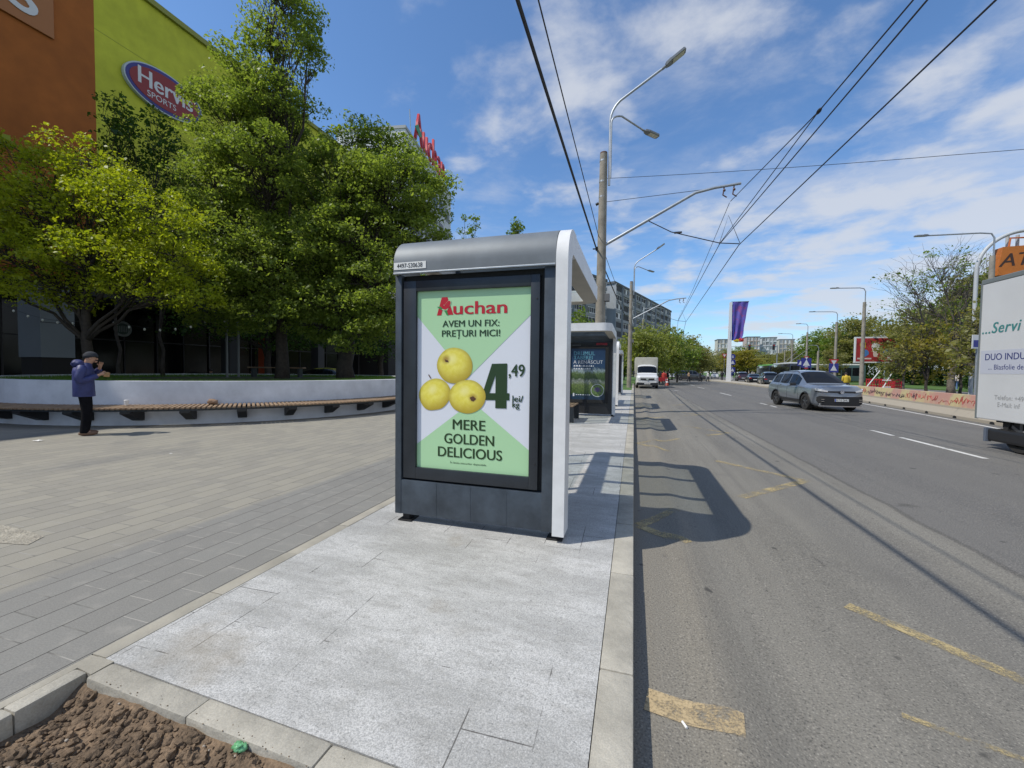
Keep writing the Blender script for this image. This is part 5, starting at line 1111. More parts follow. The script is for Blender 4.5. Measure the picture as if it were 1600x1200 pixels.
    if fine:
        b = MB(); b.ball((-.075, 0, 1.475), (.105, .14, .075), seed=4, amp=.25, sub=3); b.build('hood', top, jk, smooth=True)
        b = MB(); b.tube([(.10, .175, 1.02), (.11, .178, .93)], .008, 6); b.build('pocket_zip', mat('zip dark', (.02, .02, .03), .5), jk)
    b = MB(); b.ball((0, 0, (P['pel'][2]-.02)*k), (.135*k, .172*k, .13*k), sub=3); tr_ = b.build('trousers', legs, T, smooth=True)
    for s in (1, -1):
        b = MB(); h0 = leg[s][0]; ank = leg[s][2]; pts, ro = bend(((h0[0], h0[1], h0[2]+.02), leg[s][1], (ank[0], ank[1], ank[2]-.03)), (.105, .082, .070)); b.tube(pts, ro, 14); b.build('trouser_leg', legs, T, smooth=True, ang=70)
    for s in (1, -1):
        a = Vector(leg[s][2]); q = Vector(leg[s][3]); b = MB(); d = 0 if (pose != 'walk' or s > 0) else .02
        b.ball(((a.x+.055)*k, a.y*k, (a.z-.045)*k), (.145*k, .052*k, .050*k), sub=3); b.v = [(x, y, max(z, (.0+d)*k)) for x, y, z in b.v]; b.build('shoe', shoe, T, smooth=True)
    return T
denim_dk = mat('black trousers', (.007, .007, .009), .95, spec=.1, var=.3, vs=9, bump=.5, bs=14); jack = mat('blue purple rain jacket', (.027, .036, .135), .55, var=.25, vs=7, bump=.6, bs=9); brown_shoe = mat('brown shoes', (.16, .09, .055), .7)
g = gnd(133, 680, .13)
man = person('man in a blue purple jacket and dark beanie, eating with both hands by the planter', (g.x, g.y, .13), R(57), jack, denim_dk, brown_shoe, 'eat', hat=mat('dark grey knit', (.028, .032, .040), .9, bump=.6, bs=120), h=1.74, fine=True, bulky=1.08)
b = MB(); b.bev((.29, -.10, 1.20), (.385, -.01, 1.265), .015); b.ball((.34, -.055, 1.275), (.055, .042, .028), seed=2, amp=.3); o = b.build('snack', mat('bread crust', (.34, .20, .09), .8, var=.3, vs=30), smooth=True, loc=(0, 0, 0)); o.matrix_world = Matrix.Translation((g.x, g.y, .13)) @ Matrix.Rotation(R(57), 4, 'Z'); tag(o, 'brown bread snack held in front of the man in the blue jacket', 'food')
jeans = mat('blue jeans', (.10, .17, .34), .85, var=.2, vs=6); dkt = mat('dark clothing', (.02, .02, .024), .85); grey_top = mat('pale grey pink shirt', (.48, .42, .39), .8)
g = gnd(1498, 609, .12); person('man in pale shirt and blue jeans walking on the path beyond the barrier', (g.x, g.y, .12), R(75), grey_top, jeans, mat('white shoes', (.6, .6, .6), .7), 'walk', h=1.75)
for px, Y, zt, lm, tp_, pose, lab in ((1322, 40, 0, dkt, mat('yellow jacket', (.50, .36, .03), .8), 'stand', 'person in a yellow jacket behind the windscreen end of the grey SUV'), (1076, 74, 0, dkt, mat('tan top', (.30, .2, .12), .8), 'walk', 'pedestrian in a tan top crossing in front of the dark minivan'), (1094, 74, 0, dkt, dkt, 'walk', 'pedestrian in dark clothes by the front wheel of the minivan'),
        (1106, 76, 0, dkt, mat('pale top', (.5, .48, .45), .8), 'walk', 'pedestrian in a pale top with a light bag at the crossing'), (1128, 84, .16, dkt, dkt, 'stand', 'dark dressed person waiting left of the white flag pylon'), (1143, 84, .16, mat('white trousers', (.55, .55, .55), .8), mat('navy top', (.02, .04, .14), .8), 'stand', 'person in white trousers right of the white flag pylon'),
        (1037, 50, 0, dkt, mat('red vest', (.42, .04, .03), .8), 'stand', 'road worker in a red vest beside the white van'), (1043, 54, 0, dkt, dkt, 'walk', 'dark dressed worker leaning past the traffic cone')):
    p = at(px, 592, Y); person(lab, (p.x, Y, zt), R(90 if pose == 'stand' else 10), tp_, lm, dkt, pose, h=1.72)
for px, Y, c_, lab in ((330, 17.5, dkt, 'dark figure sitting in the shade left of the bench'), (394, 20, mat('maroon top', (.10, .015, .02), .8), 'person in maroon sitting below the orange banner'), (440, 20, mat('grey top', (.16, .16, .18), .8), 'person in grey sitting beside the litter bins')):
    p = at(px, 590, Y); person(lab, (p.x, p.y, .13), R(-60), c_, dkt, dkt, 'sit')
# ------------------------------------------------------------------ trees
def leaf_mesh(name, centers, spreads, counts, size, material, parent, seed, droop=.35, flat_=.55):
    rs = np.random.RandomState(seed); P = []; 
    for c, s, n in zip(centers, spreads, counts):
        d = rs.normal(0, 1, (n, 3)); d /= np.maximum(1, np.linalg.norm(d, axis=1)/1.8)[:, None]
        q = np.array(c) + d*np.array([s, s, s*flat_]); q[:, 2] -= droop*s*(np.hypot(d[:, 0], d[:, 1])**2)*.35; P.append(q)
    P = np.concatenate(P); n = len(P)
    nn = rs.normal(0, 1, (n, 3)); nn[:, 2] = np.abs(nn[:, 2])+.35; nn /= np.linalg.norm(nn, axis=1)[:, None]
    a = rs.normal(0, 1, (n, 3)); a[:, 2] -= .5; a -= nn*(a*nn).sum(1)[:, None]; a /= np.linalg.norm(a, axis=1)[:, None]; b = np.cross(nn, a)
    sz = size*(.45+rs.gamma(2.2, .27, n))[:, None]; V = np.empty((n, 4, 3)); V[:, 0] = P-a*sz*.5; V[:, 1] = P+b*sz*.33-a*sz*.05+nn*sz*.06; V[:, 2] = P+a*sz*.55; V[:, 3] = P-b*sz*.33-a*sz*.05+nn*sz*.06
    me = bpy.data.meshes.new(name); me.vertices.add(n*4); me.vertices.foreach_set('co', V.reshape(-1)); me.loops.add(n*4); me.loops.foreach_set('vertex_index', np.arange(n*4, dtype=np.int32)); me.polygons.add(n); me.polygons.foreach_set('loop_start', np.arange(0, n*4, 4, dtype=np.int32)); me.update(calc_edges=True)
    me.materials.append(material); return link(name, me, parent)
def crooked(p, q, r0, r1, rnd, n=5, amp=.08):
    p = Vector(p); q = Vector(q); L = (q-p).length; pts = []; rs_ = []
    for i in range(n+1):
        t = i/n; w = math.sin(math.pi*t)*amp*L; pts.append(p.lerp(q, t)+Vector((rnd.uniform(-w, w), rnd.uniform(-w, w), rnd.uniform(-w, w)*.5+w*.3))); rs_.append(r0+(r1-r0)*t)
    return pts, rs_
def tree(name, label, base, trunk_top, tr, lobes, nclump, nleaf, size, lm, seed, bk=bark, group=None, spread=.34, lean=(0, 0), limbs=None, shell=.6, bare=0, droop=.35):
    """tapered trunk, limbs to every lobe, twigs to leaf clumps spread through the lobes; lobes are (centre, radii) relative to base"""
    rnd = random.Random(seed); T = thing(name, label, 'tree', base, 0, group)
    top = Vector((lean[0], lean[1], trunk_top)); wd = MB(); pts, rr = crooked((0, 0, -.15), top, tr, tr*.62, rnd, 6, .025); rr[0] = tr*1.25; wd.tube(pts, rr, 12)
    vol = [l[1][0]*l[1][1]*l[1][2] for l in lobes]; vs_ = sum(v**.8 for v in vol); C_ = []; S_ = []; N_ = []
    for (c, r), v in zip(lobes, vol):
        c = Vector(c); start = pts[rnd.randint(3, 6)]; lp, lr = crooked(start, c, tr*rnd.uniform(.30, .42), tr*.09, rnd, 6, .07); wd.tube(lp, lr, 7)
        k = max(3, int(nclump*(v**.8)/vs_))
        for i in range(k):
            d = Vector((rnd.gauss(0, 1), rnd.gauss(0, 1), rnd.gauss(0, 1))).normalized()*(rnd.uniform(0, 1)**(1/3) if rnd.random() > shell else rnd.uniform(.82, 1.04)); q = c+Vector((d.x*r[0], d.y*r[1], d.z*r[2]))
            s = lp[rnd.randint(3, 6)]; tp_, t_r = crooked(s, q, tr*.055+.008, .006, rnd, 3, .12); wd.tube(tp_, t_r, 4, cap=False)
            if bare and rnd.random() < bare:
                for _ in range(2):
                    q2 = q+Vector((rnd.gauss(0, .5), rnd.gauss(0, .5), rnd.uniform(.1, .9)))*min(r); wd.tube(crooked(tp_[2], q2, .014, .004, rnd, 3, .12)[0], [.014, .011, .008, .004], 4, cap=False)
                continue
            C_.append(q); S_.append(spread*rnd.uniform(.6, 1.3)); N_.append(max(2, int(nleaf/nclump*rnd.uniform(.5, 1.5))))
    wd.build('trunk', bk, T, smooth=True)
    if C_: leaf_mesh('crown', C_, S_, N_, size, lm, T, seed, droop)
    return T
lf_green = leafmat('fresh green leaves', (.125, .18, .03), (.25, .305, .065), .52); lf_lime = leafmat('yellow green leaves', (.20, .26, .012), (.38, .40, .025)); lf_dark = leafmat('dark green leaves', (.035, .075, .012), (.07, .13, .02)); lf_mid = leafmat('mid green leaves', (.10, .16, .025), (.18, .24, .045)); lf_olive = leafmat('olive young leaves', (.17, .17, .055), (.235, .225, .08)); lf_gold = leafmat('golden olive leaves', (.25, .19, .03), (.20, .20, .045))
lf_spring = leafmat('soft spring leaves', (.16, .195, .04), (.25, .265, .07))
def lobe(px, py, Y, rx, rz, base, ry=None): p = at(px, py, Y); return ((p.x-base[0], p.y-base[1], p.z-base[2]), (rx, ry or rx, rz))
# the tall tree left of centre, its spire leaving the frame, and the broad one beside it
bA = (-13.6, 13.2, 1.1)
tree('broadleaf_tree', 'tallest green tree, narrow spire reaching the top edge of the picture', bA, 5.5, .24, [lobe(440, 20, 13.2, 1.25, 1.3, bA), lobe(425, -60, 13.4, .9, 1.2, bA), lobe(480, 90, 13.6, .8, .7, bA), lobe(400, 105, 13.0, 1.2, 1.0, bA), lobe(430, 165, 13.2, 1.6, 1.2, bA), lobe(365, 190, 12.6, 1.7, 1.3, bA), lobe(420, 270, 13, 2.2, 1.5, bA), lobe(335, 290, 12.3, 1.3, 1.3, bA), lobe(370, 370, 12.4, 2.0, 1.3, bA), lobe(430, 420, 12.8, 1.9, 1.2, bA), lobe(385, 450, 12.2, 1.2, .8, bA), lobe(340, 440, 12.0, 1.3, .8, bA), lobe(420, 490, 12.4, 1.4, .6, bA), lobe(345, 500, 12.2, 1.0, .4, bA)], 760, 98000, .090, lf_green, 3, spread=.27, shell=.5)
bB = (-11.5, 14.4, 1.1)
tree('broadleaf_tree', 'broad green tree with a thick trunk just left of the nearest shelter', bB, 4.2, .33, [lobe(560, 225, 14.6, 1.3, .9, bB), lobe(615, 235, 15.0, 1.1, .8, bB), lobe(530, 290, 14.3, 1.9, 1.4, bB), lobe(610, 300, 14.8, 1.9, 1.5, bB), lobe(660, 320, 15.2, .9, 1.0, bB), lobe(570, 380, 14.4, 2.2, 1.3, bB), lobe(655, 370, 15.0, 1.0, 1.0, bB), lobe(490, 390, 13.8, 1.9, 1.4, bB), lobe(600, 450, 14.0, 1.7, 1.1, bB), lobe(520, 470, 13.6, 1.5, .9, bB), lobe(470, 470, 13.4, 1.1, .7, bB), lobe(560, 525, 13.6, 1.1, .55, bB), lobe(650, 255, 15.2, .7, .6, bB), lobe(682, 290, 15.4, .6, .7, bB), lobe(620, 500, 14.2, 1.2, .7, bB), lobe(500, 510, 13.6, 1.1, .5, bB)], 760, 100000, .090, lf_green, 4, spread=.27, shell=.5)
bC = (-15.6, 8.1, 1.1)
tree('maple_tree', 'bright yellow-green tree in front of the orange wall on the left', bC, 2.4, .15, [lobe(60, 265, 8.0, 1.3, .8, bC), lobe(130, 250, 8.2, 1.0, .7, bC), lobe(20, 330, 7.6, 1.4, .9, bC), lobe(110, 330, 8.0, 1.6, .9, bC), lobe(190, 310, 8.3, 1.2, .7, bC), lobe(250, 340, 8.6, 1.1, .8, bC), lobe(60, 400, 7.6, 1.5, .7, bC), lobe(160, 400, 8.0, 1.6, .7, bC), lobe(270, 400, 8.6, 1.0, .7, bC), lobe(-60, 340, 7.2, 1.5, 1.2, bC), lobe(215, 440, 8.3, 1.2, .5, bC), lobe(290, 455, 8.8, .9, .5, bC), lobe(100, 450, 7.8, 1.3, .4, bC), lobe(-20, 420, 7.2, 1.2, .5, bC)], 620, 62000, .070, lf_lime, 6, spread=.21, shell=.65, droop=1.0)
for k, (px, py, Y, hh, lab) in enumerate(((185, 250, 12.2, 1.0, 'thin dark sapling against the edge between orange and lime walls'), (255, 275, 12.8, 1.0, 'second thin dark sapling below the oval red sign'))):
    p = at(px, 590, Y); bb = (p.x, p.y, 1.1 if (Vector((p.x, p.y))-PC).length < PR else .13)
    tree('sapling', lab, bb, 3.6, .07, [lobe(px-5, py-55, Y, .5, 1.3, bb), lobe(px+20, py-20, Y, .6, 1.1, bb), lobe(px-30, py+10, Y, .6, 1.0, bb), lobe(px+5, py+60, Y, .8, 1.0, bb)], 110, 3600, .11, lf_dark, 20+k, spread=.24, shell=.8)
bD = (-19.5, 18.0, .13)
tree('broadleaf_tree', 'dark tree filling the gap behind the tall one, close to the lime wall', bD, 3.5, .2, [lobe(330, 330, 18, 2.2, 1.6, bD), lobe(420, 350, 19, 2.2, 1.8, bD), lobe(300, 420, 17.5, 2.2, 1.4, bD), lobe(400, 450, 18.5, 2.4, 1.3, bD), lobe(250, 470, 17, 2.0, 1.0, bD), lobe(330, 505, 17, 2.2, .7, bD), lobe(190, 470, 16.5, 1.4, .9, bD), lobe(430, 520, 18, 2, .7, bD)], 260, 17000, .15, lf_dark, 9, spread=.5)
bE = (-15.0, 22.0, .13)
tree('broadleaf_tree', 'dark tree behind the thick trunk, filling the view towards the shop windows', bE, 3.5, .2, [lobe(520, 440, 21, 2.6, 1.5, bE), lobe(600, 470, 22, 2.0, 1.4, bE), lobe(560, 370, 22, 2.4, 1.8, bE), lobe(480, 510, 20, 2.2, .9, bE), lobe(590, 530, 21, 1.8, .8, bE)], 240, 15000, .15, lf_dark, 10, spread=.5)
for k, (px, py, Y, w, lab) in enumerate(((733, 352, 30, .9, 'leafy shoots of a young tree showing just above the grey shelter roof'), (806, 352, 34, .35, 'thin lone treetop showing above the middle of the shelter roof'))):
    p = at(px, 590, Y); bb = (p.x, p.y, .13); tree('young_tree', lab, bb, 7.0, .10, [lobe(px-12*w, py+2, Y, .22, 1.2, bb), lobe(px+10*w, py+6, Y, .25, 1.0, bb), lobe(px, py+20, Y, .5*w+.2, 1.2, bb), lobe(px, py+60, Y, 1.4*w, 2.0, bb)], 90, 3200, .14, lf_mid, 30+k, spread=.22)
# trees along the left verge, beyond the stop: a few grown once, then repeated
def verge_tree(px, py_top, Y, w, h_trunk, lm, lab, seed, n=5200, size=.30, bare=0, grp='trees along the left verge', bk=bark):
    p = at(px, 588, Y); g0 = .1; top = at(px, py_top, Y).z; b_ = (p.x, p.y, g0); H = top-g0; rnd = random.Random(seed); L_ = []
    for i in range(9):
        t = i/8; z = H*(.30+.62*t); rr = w*(.62 if i % 2 else .8)*math.sin(math.pi*(.22+.66*t)); a = rnd.uniform(0, 6.28); L_.append(((math.cos(a)*w*.42*(1-t*.7), math.sin(a)*w*.42*(1-t*.7), z), (rr, rr, H*.13)))
    return tree('street_tree', lab, b_, H*.38, max(.10, H*.016), L_, 150, n, size, lm, seed, bk, grp, spread=w*.16, bare=bare)
for k, (px, top, Y, w, lm, lab, bare) in enumerate(((905, 490, 44, 3.0, lf_mid, 'green tree seen between the first shelter roof and the second shelter', 0), (1000, 508, 52, 3.4, lf_spring, 'bright yellow-green tree right behind the second concrete pole', 0), (1030, 505, 58, 3.6, lf_spring, 'yellow-green tree behind the white van, left of centre in its row', 0), (1058, 520, 66, 3.4, lf_mid, 'yellow-green tree right of the white van', 0),
        (1050, 520, 86, 4.2, lf_mid, 'mid green tree in the second rank behind the van', 0), (1080, 528, 92, 4.2, lf_olive, 'olive tree above the dark minivan', .15), (1068, 525, 112, 5.2, lf_olive, 'tall olive tree in the third rank of the left verge', .2), (975, 540, 70, 3.4, lf_mid, 'green tree just left of the second concrete pole', 0), (1095, 545, 130, 5, lf_olive, 'far olive tree at the end of the left verge', .2))):
    verge_tree(px, top, Y, w, 2, lm, lab, 50+k, bare=bare, size=.26 if Y < 70 else .36)
# the row closing the street and the park on the right
protos = {}
for key, lm, bare, seed in (('mid', lf_mid, 0, 71), ('olive', lf_olive, .15, 72), ('gold', lf_gold, .1, 73), ('bare', lf_olive, .45, 74)):
    rnd = random.Random(seed); L_ = []
    for i in range(9):
        t = i/8; a = rnd.uniform(0, 6.28); L_.append(((math.cos(a)*1.5*(1-t*.6), math.sin(a)*1.5*(1-t*.6), 3.0+6.2*t), (2.3*math.sin(math.pi*(.25+.62*t)), 2.3*math.sin(math.pi*(.25+.62*t)), 1.25)))
    protos[key] = [lm, bare, L_, seed, None]
def park_tree(px, top, Y, key, lab, grp='trees of the park and street end', wide=1.0):
    p = at(px, 588, Y); z0 = .05; H = at(px, top, Y).z - z0; s = H/10.2; pr = protos[key]
    if pr[4] is None:
        pr[4] = tree('park_tree', lab, (p.x, p.y, z0), 3.6, .17, pr[2], 150, 6200 if key != 'bare' else 2600, .24, pr[0], pr[3], bark_grey if key == 'bare' else bark, grp, spread=.46, bare=pr[1]); pr[4].scale = (s*wide, s*wide, s); return pr[4]
    return dup(pr[4], (p.x, p.y, z0), px*.7, lab, grp, (s*wide, s*wide, s))
row = [(1112, 558, 190, 'olive', 'far olive tree at the end of the road, left of the flag pylon'), (1128, 545, 200, 'bare', 'bare topped far tree just left of the flag pylon'), (1150, 548, 180, 'gold', 'golden far tree behind the flag pylon'), (1168, 542, 170, 'gold', 'golden far tree right of the flag pylon, broadest of its pair'), (1185, 556, 185, 'olive', 'olive far tree under the pale tower blocks'), (1200, 550, 210, 'olive', 'olive far tree under the white tower block'), (1222, 548, 150, 'olive', 'olive tree left of the black trolleybus booms'), (1240, 535, 130, 'bare', 'thin grey-branched tree above the black trolleybus'),
       (1262, 520, 120, 'mid', 'green tree behind the blue road signs'), (1285, 512, 105, 'mid', 'bright green tree left of the concrete lamp poles'), (1310, 500, 100, 'mid', 'taller green tree between the two concrete lamp poles'), (1330, 490, 95, 'olive', 'olive tree left of the red billboard'), (1352, 485, 105, 'olive', 'olive tree behind the left edge of the red billboard'), (1378, 492, 100, 'bare', 'grey branched tree right behind the red billboard'), (1405, 500, 85, 'olive', 'olive tree just right of the red billboard'), (1298, 540, 84, 'olive', 'low olive tree behind the roof of the grey SUV'),
       (1428, 470, 72, 'olive', 'olive tree in the park left of the golden one'), (1500, 450, 75, 'mid', 'green tree deep in the park behind the walking man'), (1525, 430, 66, 'olive', 'olive tree beside the edge of the box truck'), (1470, 460, 80, 'mid', 'dark green tree deep in the park behind the golden one'), (1550, 400, 62, 'olive', 'olive tree behind the orange bag sign'), (1590, 430, 60, 'mid', 'green tree behind the box truck')]
for i_, (px, top) in enumerate(((1098, 556), (1108, 548), (1120, 552), (1134, 540), (1146, 552), (1158, 536), (1172, 540), (1180, 552), (1192, 556), (1204, 554), (1214, 550), (1228, 546), (1246, 540), (1270, 535), (1292, 530))):
    row.append((px, top+3, 215+(i_*37) % 40, ('olive', 'gold', 'mid')[i_ % 3], '%s tree of the closing row, %s' % (('olive', 'golden', 'green')[i_ % 3], ('at the far left end', 'over the white saloon', 'left of the pylon foot', 'directly left of the pylon', 'directly right of the pylon', 'tallest under the flag end', 'right of the flag end', 'under the pink tower', 'under the left signal', 'between the signals', 'under the right signal', 'right of the signal mast', 'above the trolleybus front', 'behind the blue signs', 'at the far right end')[i_])))
for px, top, Y, key, lab in row: park_tree(px, top, Y, key, lab, wide=1.25 if Y < 140 else 2.0)
# nearer individual trees of the park
bF = at(1487, 590, 42); bF = (bF.x, bF.y, .1)
tree('bare_tree', 'large grey tree with nearly bare spreading branches above the golden tree', bF, 4.2, .26, [lobe(1475, 420, 42, 2.0, 1.6, bF), lobe(1420, 440, 41, 1.8, 1.2, bF), lobe(1450, 470, 42, 1.9, 1.2, bF), lobe(1510, 450, 42, 1.8, 1.6, bF), lobe(1530, 420, 43, 1.2, 1.2, bF), lobe(1400, 480, 41, 1.3, .9, bF), lobe(1500, 500, 42, 2.0, 1.2, bF)], 260, 5200, .14, lf_mid, 81, bark_grey, spread=.40, bare=.50)
for k, (px, top, Y, w, lm, lab) in enumerate(((1448, 490, 36, 1.9, lf_gold, 'golden olive young tree left of the walking man'), (1502, 490, 38, 2.1, lf_gold, 'olive tree with a dark trunk right beside the walking man'), (1412, 500, 44, 1.7, lf_olive, 'slim pale-trunked tree right of the red plastic fence'), (1530, 470, 30, 1.3, lf_olive, 'slanting pale-trunked tree at the edge of the box truck'))):
    verge_tree(px, top, Y, w, 2, lm, lab, 90+k, n=2600, size=.17, bare=.25, grp='young trees behind the barrier', bk=bark_grey if k > 1 else bark)
b_ = at(1516, 600, 52); 
tree('conifer', 'small dark green conifer behind the walking man', (b_.x, b_.y, .1), .6, .08, [((0, 0, .5+.32*i), (.55*(1-i/9)+.05, .55*(1-i/9)+.05, .3)) for i in range(8)], 80, 2400, .12, lf_dark, 97, spread=.14)
def hedge(name, label, p, q, w, h, lm, seed, n=7000, sz=.14):
    p = Vector(p); q = Vector(q); rnd = random.Random(seed); T = thing(name, label, 'hedge', p); b = MB(); C_ = []
    for i in range(90):
        t = rnd.random(); c = (q-p)*t+Vector((rnd.uniform(-w, w), rnd.uniform(-w, w), rnd.uniform(.15, 1)*h)); C_.append(c); b.tube([(q-p)*t, c], [.02, .006], 4, cap=False)
    b.build('stems', bark, T); leaf_mesh('foliage', C_, [w*.5]*90, [n//90]*90, sz, lm, T, seed)
p = at(1285, 592, 112); q = at(1430, 592, 86); hedge('hedge', 'long dark hedge far behind the bus and the red billboard', (p.x, p.y, .1), (q.x, q.y, .1), 1.4, 4.2, lf_mid, 6, 9000, .35)
p = at(1400, 592, 74); q = at(1560, 592, 66); hedge('hedge', 'dark green hedge behind the park lawn', (p.x, p.y, .1), (q.x, q.y, .1), .9, 2.4, lf_dark, 5, 9000, .2)
# ------------------------------------------------------------------ apartment blocks and far towers
pan_a = mat('grey panel concrete', (.27, .29, .31), .85, var=.15, vs=.4); pan_b = mat('blue grey panel', (.30, .325, .35), .85, var=.12, vs=.4); frame_w = mat('white window frame', (.72, .73, .74), .5); rec = mat('dark loggia', (.05, .055, .065), .8)
def block(label, p, q, H, depth, rows, cols, seed, wall, group='grey apartment blocks', rec_=None):
    T = thing('apartment_block', label, 'building', (0, 0, 0), 0, group); p = Vector((p[0], p[1], 0)); q = Vector((q[0], q[1], 0)); d = (q-p).normalized(); L = (q-p).length
    M = face_M(p, d, (0, 0, 1)); b = MB(); b.box((0, 0, -depth), (L, H, 0), M=M); b.build('wall', wall, T)
    b = MB(); b.box((-.3, H, -depth-.2), (L+.3, H+.7, .25), M=M); b.build('parapet', mat('dark parapet', (.09, .10, .11), .8), T)
    rnd = random.Random(seed); fh = (H-3)/rows; cw = L/cols; base = None
    for c in range(cols):
        b = MB(); b.box((c*cw-.12, 0, .002), (c*cw+.12, H, .55), M=M); b.build('pier', wall, T)
    for r_ in range(rows):
        for c in range(cols):
            x = c*cw+.3; z = 3+r_*fh; w = cw-.6; b = MB(); b.box((x, z+.95, .004), (x+w, z+fh-.15, .03), 0, M=M)
            b.box((x, z+.05, .004), (x+w, z+.95, .42 if c % 2 else .12), 2, M=M)
            n = rnd.choice((2, 3, 3, 4)); f0 = rnd.choice((.0, .25)); 
            if rnd.random() < .82:
                for k in range(n+1): b.box((x+w*(f0+(1-f0)*k/n)-.05, z+.96, .034), (x+w*(f0+(1-f0)*k/n)+.05, z+fh-.16, .10), 1, M=M)
                b.box((x+w*f0, z+fh-.28, .034), (x+w, z+fh-.15, .098), 1, M=M); b.box((x+w*f0, z+.955, .034), (x+w, z+1.12, .098), 1, M=M)
                if rnd.random() < .45: b.box((x+w*.55, z+1.12, .032), (x+w*.78, z+fh-.3, .06), 1, M=M)
            b.build('window', [rec_ or rec, frame_w, wall if rec_ or rnd.random() < .6 else pan_a], T)
    return T
block('long grey apartment block with rows of white framed loggias right of the second pole', (-6.2, 131), (15.6, 200), 28.6, 12, 9, 11, 4, pan_b)
block('grey apartment block whose dark roof edge shows behind the nearest concrete pole', (-18.5, 104), (-8.4, 126), 28.2, 12, 9, 4, 5, pan_a)
p = at(893, 500, 150); block('low white building glimpsed under the first shelter roof', (p.x-8, 140), (p.x+9, 152), 17.5, 10, 5, 5, 6, mat('white wall', (.5, .52, .54), .8), 'far pale buildings')
def tower(px0, px1, top, Y, wall, rows, cols, lab, band=None):
    a = at(px0, 580, Y); c = at(px1, 580, Y); H = at((px0+px1)/2, top, Y).z; return block(lab, (a.x, a.y), (c.x, c.y), H, 14, rows, cols, px0, wall, 'far pale buildings', mat('haze paled window', (.22, .23, .25), .6))  # distance haze is put into the lighter window colour of the far towers
tower(1165, 1186, 527, 420, mat('pink beige wall', (.42, .34, .30), .8), 8, 4, 'far pinkish tower block right of the flag'); tower(1189, 1212, 528, 430, mat('white wall', (.5, .52, .54)), 8, 4, 'far white tower block between the hanging traffic lights'); tower(1216, 1240, 531, 460, mat('cream wall', (.46, .42, .36), .8), 7, 4, 'far cream tower block right of the white one'); tower(1120, 1136, 531, 420, mat('cream wall', (.46, .42, .36)), 7, 3, 'far cream tower block left of the flag pylon')
# ------------------------------------------------------------------ barrier, signs, flag, billboard and roadworks on the right
BP = [(9.3, 0), (10.45, 8), (11.15, 14), (11.62, 18.5), (12.12, 22.3), (12.85, 28), (13.9, 36), (14.4, 44)]
def bpt(s):
    for (a, c) in zip(BP[:-1], BP[1:]):
        a = Vector(a); c = Vector(c); L = (c-a).length
        if s <= L: return a+(c-a)*(s/L), (c-a).normalized()
        s -= L
    return Vector(BP[-1]), (Vector(BP[-1])-Vector(BP[-2])).normalized()
def barrier_mat():
    m, t, b, N, L = nodes_mat('painted barrier concrete'); tcn = N('ShaderNodeTexCoord'); co = tcn.outputs['Object']; s = N('ShaderNodeSeparateXYZ'); L(co, s.inputs[0])
    n = noise_(N, L, co, .8, 5); n2 = noise_(N, L, co, 6, 6); paint = mixc(N, L, ramp(N, L, n, .44, .58), (.50, .42, .22), (.46, .25, .20)); paint = mixc(N, L, ramp(N, L, n2, .5, .75, 0, .5), paint, (.42, .37, .30))
    z = N('ShaderNodeMath', operation='MULTIPLY_ADD'); L(n2, z.inputs[0]); z.inputs[1].default_value = .05; L(s.outputs[2], z.inputs[2])
    c = mixc(N, L, ramp(N, L, z.outputs[0], .42, .44), (.34, .30, .24), paint); c = mixc(N, L, ramp(N, L, n2, .55, .8, 0, .35), c, (.16, .14, .115)); L(c, b.inputs['Base Color']); b.inputs['Roughness'].default_value = .9; return m
T = thing('concrete_barrier', 'long low concrete road barrier with red and black graffiti beside the SUV', 'barrier', (0, 0, 0))
prof_ = [(-.32, 0), (-.32, .10), (-.17, .33), (-.105, .88), (.105, .88), (.17, .33), (.32, .10), (.32, 0)]; b = MB(); NS = 60; SL = 44.8
vs = []
for i in range(NS+1):
    p, d = bpt(SL*i/NS); n = Vector((d.y, -d.x))
    for o_, z in prof_: q = p+n*o_; vs.append((q.x, q.y, z))
b.add(vs, [(i*8+k, i*8+(k+1) % 8, (i+1)*8+(k+1) % 8, (i+1)*8+k) for i in range(NS) for k in range(8)]); b.add(vs[:8], [tuple(range(8))]); b.add(vs[-8:], [tuple(range(8))]); b.build('barrier_wall', barrier_mat(), T)
for i in range(22):
    p, d = bpt(1.2+2.0*i); n = Vector((d.y, -d.x)); M = Matrix(((d.x, n.x, 0, p.x), (d.y, n.y, 0, p.y), (0, 0, 1, 0), (0, 0, 0, 1))); b = MB(); b.prism([(-.12, .005), (.12, .005), (.10, .075), (0, .095), (-.10, .075)], 'y', -.326, -.30); b.v = [tuple(M @ Vector(v)) for v in b.v]; b.build('drain_hole', black, T)
rnd = random.Random(21); gr_d = mat('dark graffiti', (.035, .02, .035), .7); gr_r = mat('red graffiti', (.38, .07, .06), .7)
def on_face(s, h):
    p, d = bpt(s); n = Vector((d.y, -d.x)); o_ = -(.17-(h-.33)*(.065/.55))-.004; q = p+n*o_; return (q.x, q.y, h)
glyphs = [[(0, 0), (.1, 1), (.5, .1), (.8, 1)], [(0, 1), (.05, 0), (.05, .5), (.7, .55), (.7, 1), (.7, 0)], [(0, 0), (.35, 1), (.7, 0), (.55, .4), (.15, .4)], [(0, 1), (.8, 1), (.4, 1), (.4, 0)], [(.1, 0), (.1, 1), (.6, .85), (.15, .5), (.7, 0)], [(.7, .9), (.2, 1), (0, .5), (.3, 0), (.75, .2), (.7, .5), (.4, .5)], [(0, 1), (0, 0), (.6, .1), (.65, .5), (0, .55), (.5, .6), (.5, .95), (0, 1)], [(.6, 1), (0, .8), (.6, .4), (0, 0)], [(0, .2), (.3, .9), (.8, .7), (.5, .1), (.1, .4)]]
s = 15.6
